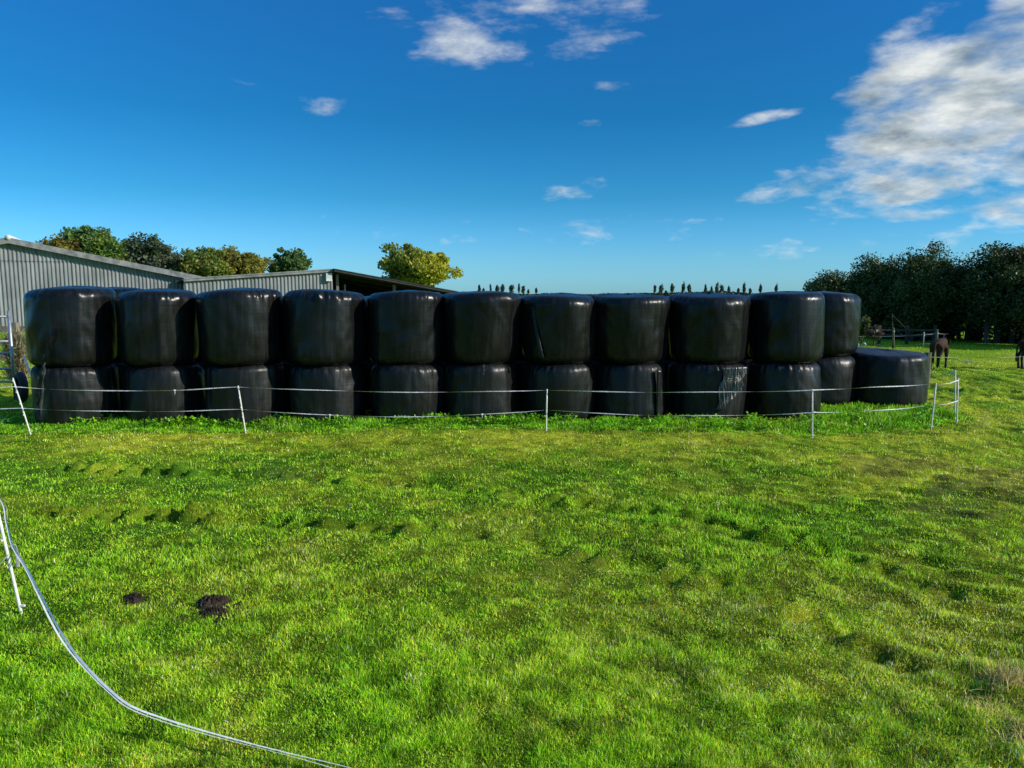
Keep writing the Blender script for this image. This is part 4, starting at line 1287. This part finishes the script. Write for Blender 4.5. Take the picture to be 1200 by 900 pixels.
    return root


cb_ = coat('brown_coat', (.030, .018, .012), (.050, .027, .018), (.36, .38, .33))
ck_ = coat('black_coat', (.020, .016, .013), (.022, .016, .012), (.30, .27, .24))
mane_m = simple('mane_hair', (.01, .008, .006), (.03, .02, .015), 30, .9, bs=0)
dp = gp(1098, 432)
donkey((dp.x + .1, dp.y + .1, hz(dp.x, dp.y)), dg(48), 'brown donkey seen from behind with its pale muzzle lowered', cb_, mane_m, .92)
dp2 = gp(1203, 433)
donkey((dp2.x + .26, dp2.y + .1, hz(dp2.x, dp2.y)), dg(12), 'black donkey cut off by the right edge of the photo', ck_, mane_m, .92)

# ------------------------------------------------------------------ light and sky
SUN_EL, SUN_FRONT = dg(25), dg(16)
sd = Vector((math.cos(SUN_FRONT) * math.cos(SUN_EL), -math.sin(SUN_FRONT) * math.cos(SUN_EL), math.sin(SUN_EL)))   # towards the sun
sl = bpy.data.lights.new('sun', 'SUN'); sl.energy = 5.0; sl.angle = dg(0.5); sl.color = (1.0, 0.93, 0.80)
so = bpy.data.objects.new('sun', sl); COL.objects.link(so)
so.rotation_euler = (-sd).to_track_quat('-Z', 'Y').to_euler()
so.location = (30, -10, 30)

w = bpy.data.worlds.new('World'); sc.world = w; w.use_nodes = True
nt = w.node_tree; nt.nodes.clear()
L = nt.links.new


def MT(op, a, b=None, c=None, clamp=False):
    n_ = N(nt, 'ShaderNodeMath', operation=op); n_.use_clamp = clamp
    for i, v_ in enumerate((a, b, c)):
        if v_ is None: continue
        if isinstance(v_, (int, float)): n_.inputs[i].default_value = v_
        else: L(v_, n_.inputs[i])
    return n_.outputs[0]


sky = N(nt, 'ShaderNodeTexSky', sky_type='NISHITA'); sky.sun_disc = False
sky.sun_elevation = SUN_EL; sky.sun_rotation = math.atan2(sd.x, sd.y)
sky.air_density = 1.0; sky.dust_density = 0.25; sky.ozone_density = 2.0; sky.altitude = 0
tc = N(nt, 'ShaderNodeTexCoord'); sx = N(nt, 'ShaderNodeSeparateXYZ'); L(tc.outputs['Generated'], sx.inputs[0])
hs = N(nt, 'ShaderNodeHueSaturation'); hs.inputs['Saturation'].default_value = 1.25; hs.inputs['Value'].default_value = 1.0
L(sky.outputs[0], hs.inputs['Color'])
tintn = N(nt, 'ShaderNodeMixRGB', blend_type='MULTIPLY'); tintn.inputs[0].default_value = 1.0; 
L(hs.outputs[0], tintn.inputs[1])
az = MT('MULTIPLY', MT('ARCTAN2', sx.outputs[0], sx.outputs[1]), 57.2958)
el = MT('MULTIPLY', MT('ARCSINE', sx.outputs[2]), 57.2958)

tr_r = N(nt, 'ShaderNodeValToRGB'); L(MT('DIVIDE', el, 40.0, None, True), tr_r.inputs[0])
for p_, c_ in ((.0625, (.185, .44, .79)), (.175, (.088, .36, .555)), (.315, (.055, .325, .495)), (.50, (.08, .37, .57)), (1.0, (.16, .40, .55))):
    e_ = tr_r.color_ramp.elements.new(p_); e_.color = (*c_, 1)
tr_r.color_ramp.elements[0].color = (.20, .475, 1.0, 1)
tr_r.color_ramp.elements.remove(tr_r.color_ramp.elements[-1])
sc2 = N(nt, 'ShaderNodeVectorMath', operation='SCALE'); sc2.inputs['Scale'].default_value = 2.2
L(tr_r.outputs[0], sc2.inputs[0]); L(sc2.outputs[0], tintn.inputs[2])


def azel(px, py):
    d = ray(px, py).normalized()
    return math.degrees(math.atan2(d.x, d.y)), math.degrees(math.asin(d.z))


CL = [  # px, py, half width, half height, tilt(deg, up to the right), weight
    (1180, 105, 210, 85, 30, 1.4), (1075, 158, 130, 55, 30, 1.2), (975, 207, 100, 18, 12, .80), (1120, 212, 150, 30, 5, .85), (1090, 247, 115, 11, 3, .74), (1200, 30, 90, 55, 30, 1.15), (1240, 190, 150, 70, 5, 1.15), (1010, 150, 60, 30, 35, .95), (1170, 262, 60, 8, 0, .5),
    (1082, 27, 46, 15, 25, .72), (1040, 100, 85, 40, 35, .98), (900, 137, 38, 6, 10, .55),
    (622, 24, 125, 34, -3, .72), (575, 48, 70, 26, 8, .62), (385, 125, 40, 8, 6, .40), (675, 220, 34, 11, 8, .62), (717, 102, 20, 5, 0, .38), (960, 97, 14, 5, 0, .45), (475, 132, 20, 4, 0, .22),
    (243, 266, 24, 4, 0, .36), (690, 144, 24, 4, 0, .2), (1050, 276, 150, 14, 2, .30), (640, 268, 130, 10, 0, .12), (1500, 120, 280, 90, 10, .9), (-500, 60, 200, 40, 10, .8), (560, -700, 700, 140, 10, .7)]
mask = None
for px, py, hw_, hh, tl, wgt in CL:
    a0, e0 = azel(px, py)
    a1, _ = azel(px + hw_, py); _, e1 = azel(px, py - hh)
    ra, re = abs(a1 - a0), abs(e1 - e0)
    t = dg(tl)
    da = MT('SUBTRACT', az, a0); de = MT('SUBTRACT', el, e0)
    uu = MT('MULTIPLY_ADD', da, math.cos(t) / ra, MT('MULTIPLY', de, math.sin(t) / ra))
    vv = MT('MULTIPLY_ADD', de, math.cos(t) / re, MT('MULTIPLY', da, -math.sin(t) / re))
    d2 = MT('ADD', MT('MULTIPLY', uu, uu), MT('MULTIPLY', vv, vv))
    mk = MT('MULTIPLY', MT('SUBTRACT', 1.0, MT('MULTIPLY', d2, .55)), wgt)
    mask = mk if mask is None else MT('MAXIMUM', mask, mk)
mask = MT('MAXIMUM', mask, -0.6)
# cloud layer coordinates: direction flattened onto a high sheet, so wisps stretch towards the horizon
zz = MT('ADD', MT('MAXIMUM', sx.outputs[2], 0.0), 0.38)
cv = N(nt, 'ShaderNodeCombineXYZ')
L(MT('DIVIDE', sx.outputs[0], zz), cv.inputs[0]); L(MT('DIVIDE', sx.outputs[1], zz), cv.inputs[1]); L(MT('MULTIPLY', sx.outputs[2], 3.2), cv.inputs[2])


def cnoise(off, scale, detail, rough=.58, dist=0.0):
    ad = N(nt, 'ShaderNodeVectorMath', operation='ADD'); L(cv.outputs[0], ad.inputs[0]); ad.inputs[1].default_value = off
    n_ = N(nt, 'ShaderNodeTexNoise'); n_.inputs['Scale'].default_value = scale; n_.inputs['Detail'].default_value = detail; n_.inputs['Roughness'].default_value = rough
    n_.inputs['Distortion'].default_value = dist
    L(ad.outputs[0], n_.inputs['Vector'])
    return n_.outputs['Fac']


def dens(off):
    n_ = cnoise(off, 7.0, 9, .58, .1)
    s_ = MT('MULTIPLY_ADD', MT('SUBTRACT', n_, .5), 3.5, MT('SUBTRACT', mask, 0.17))
    return s_


d0 = dens((0, 0, 0)); d1 = dens((0.10, -0.03, 0.10))
al = N(nt, 'ShaderNodeMapRange', interpolation_type='SMOOTHSTEP'); L(d0, al.inputs[0]); al.inputs[1].default_value = 0.0; al.inputs[2].default_value = 1.35
lit = MT('ADD', MT('MULTIPLY', MT('SUBTRACT', d0, d1), 0.45), MT('ADD', MT('MULTIPLY', MT('SUBTRACT', 1.0, MT('MINIMUM', d0, 1.35)), 0.62), MT('MULTIPLY', MT('SUBTRACT', cnoise((3, 1, 2), 9.0, 7, .55, .1), .32), 2.0)))
cr = N(nt, 'ShaderNodeValToRGB'); L(lit, cr.inputs[0])
e = cr.color_ramp.elements; e[0].position = 0.0; e[0].color = (0.24, 0.30, 0.34, 1); e[1].position = .80; e[1].color = (.88, .90, .87, 1)
mid_ = e.new(.36); mid_.color = (.50, .56, .58, 1)
bg1 = N(nt, 'ShaderNodeBackground'); bg1.inputs['Strength'].default_value = 0.10; L(tintn.outputs[0], bg1.inputs['Color'])
bg2 = N(nt, 'ShaderNodeBackground'); bg2.inputs['Strength'].default_value = 1.0; L(cr.outputs[0], bg2.inputs['Color'])
mxs = N(nt, 'ShaderNodeMixShader'); L(MT('MULTIPLY', al.outputs[0], 0.93), mxs.inputs[0]); L(bg1.outputs[0], mxs.inputs[1]); L(bg2.outputs[0], mxs.inputs[2])
wo = N(nt, 'ShaderNodeOutputWorld'); L(mxs.outputs[0], wo.inputs[0])

sc.view_settings.view_transform = 'Standard'; sc.view_settings.look = 'None'
sc.view_settings.exposure = 0; sc.view_settings.gamma = 1
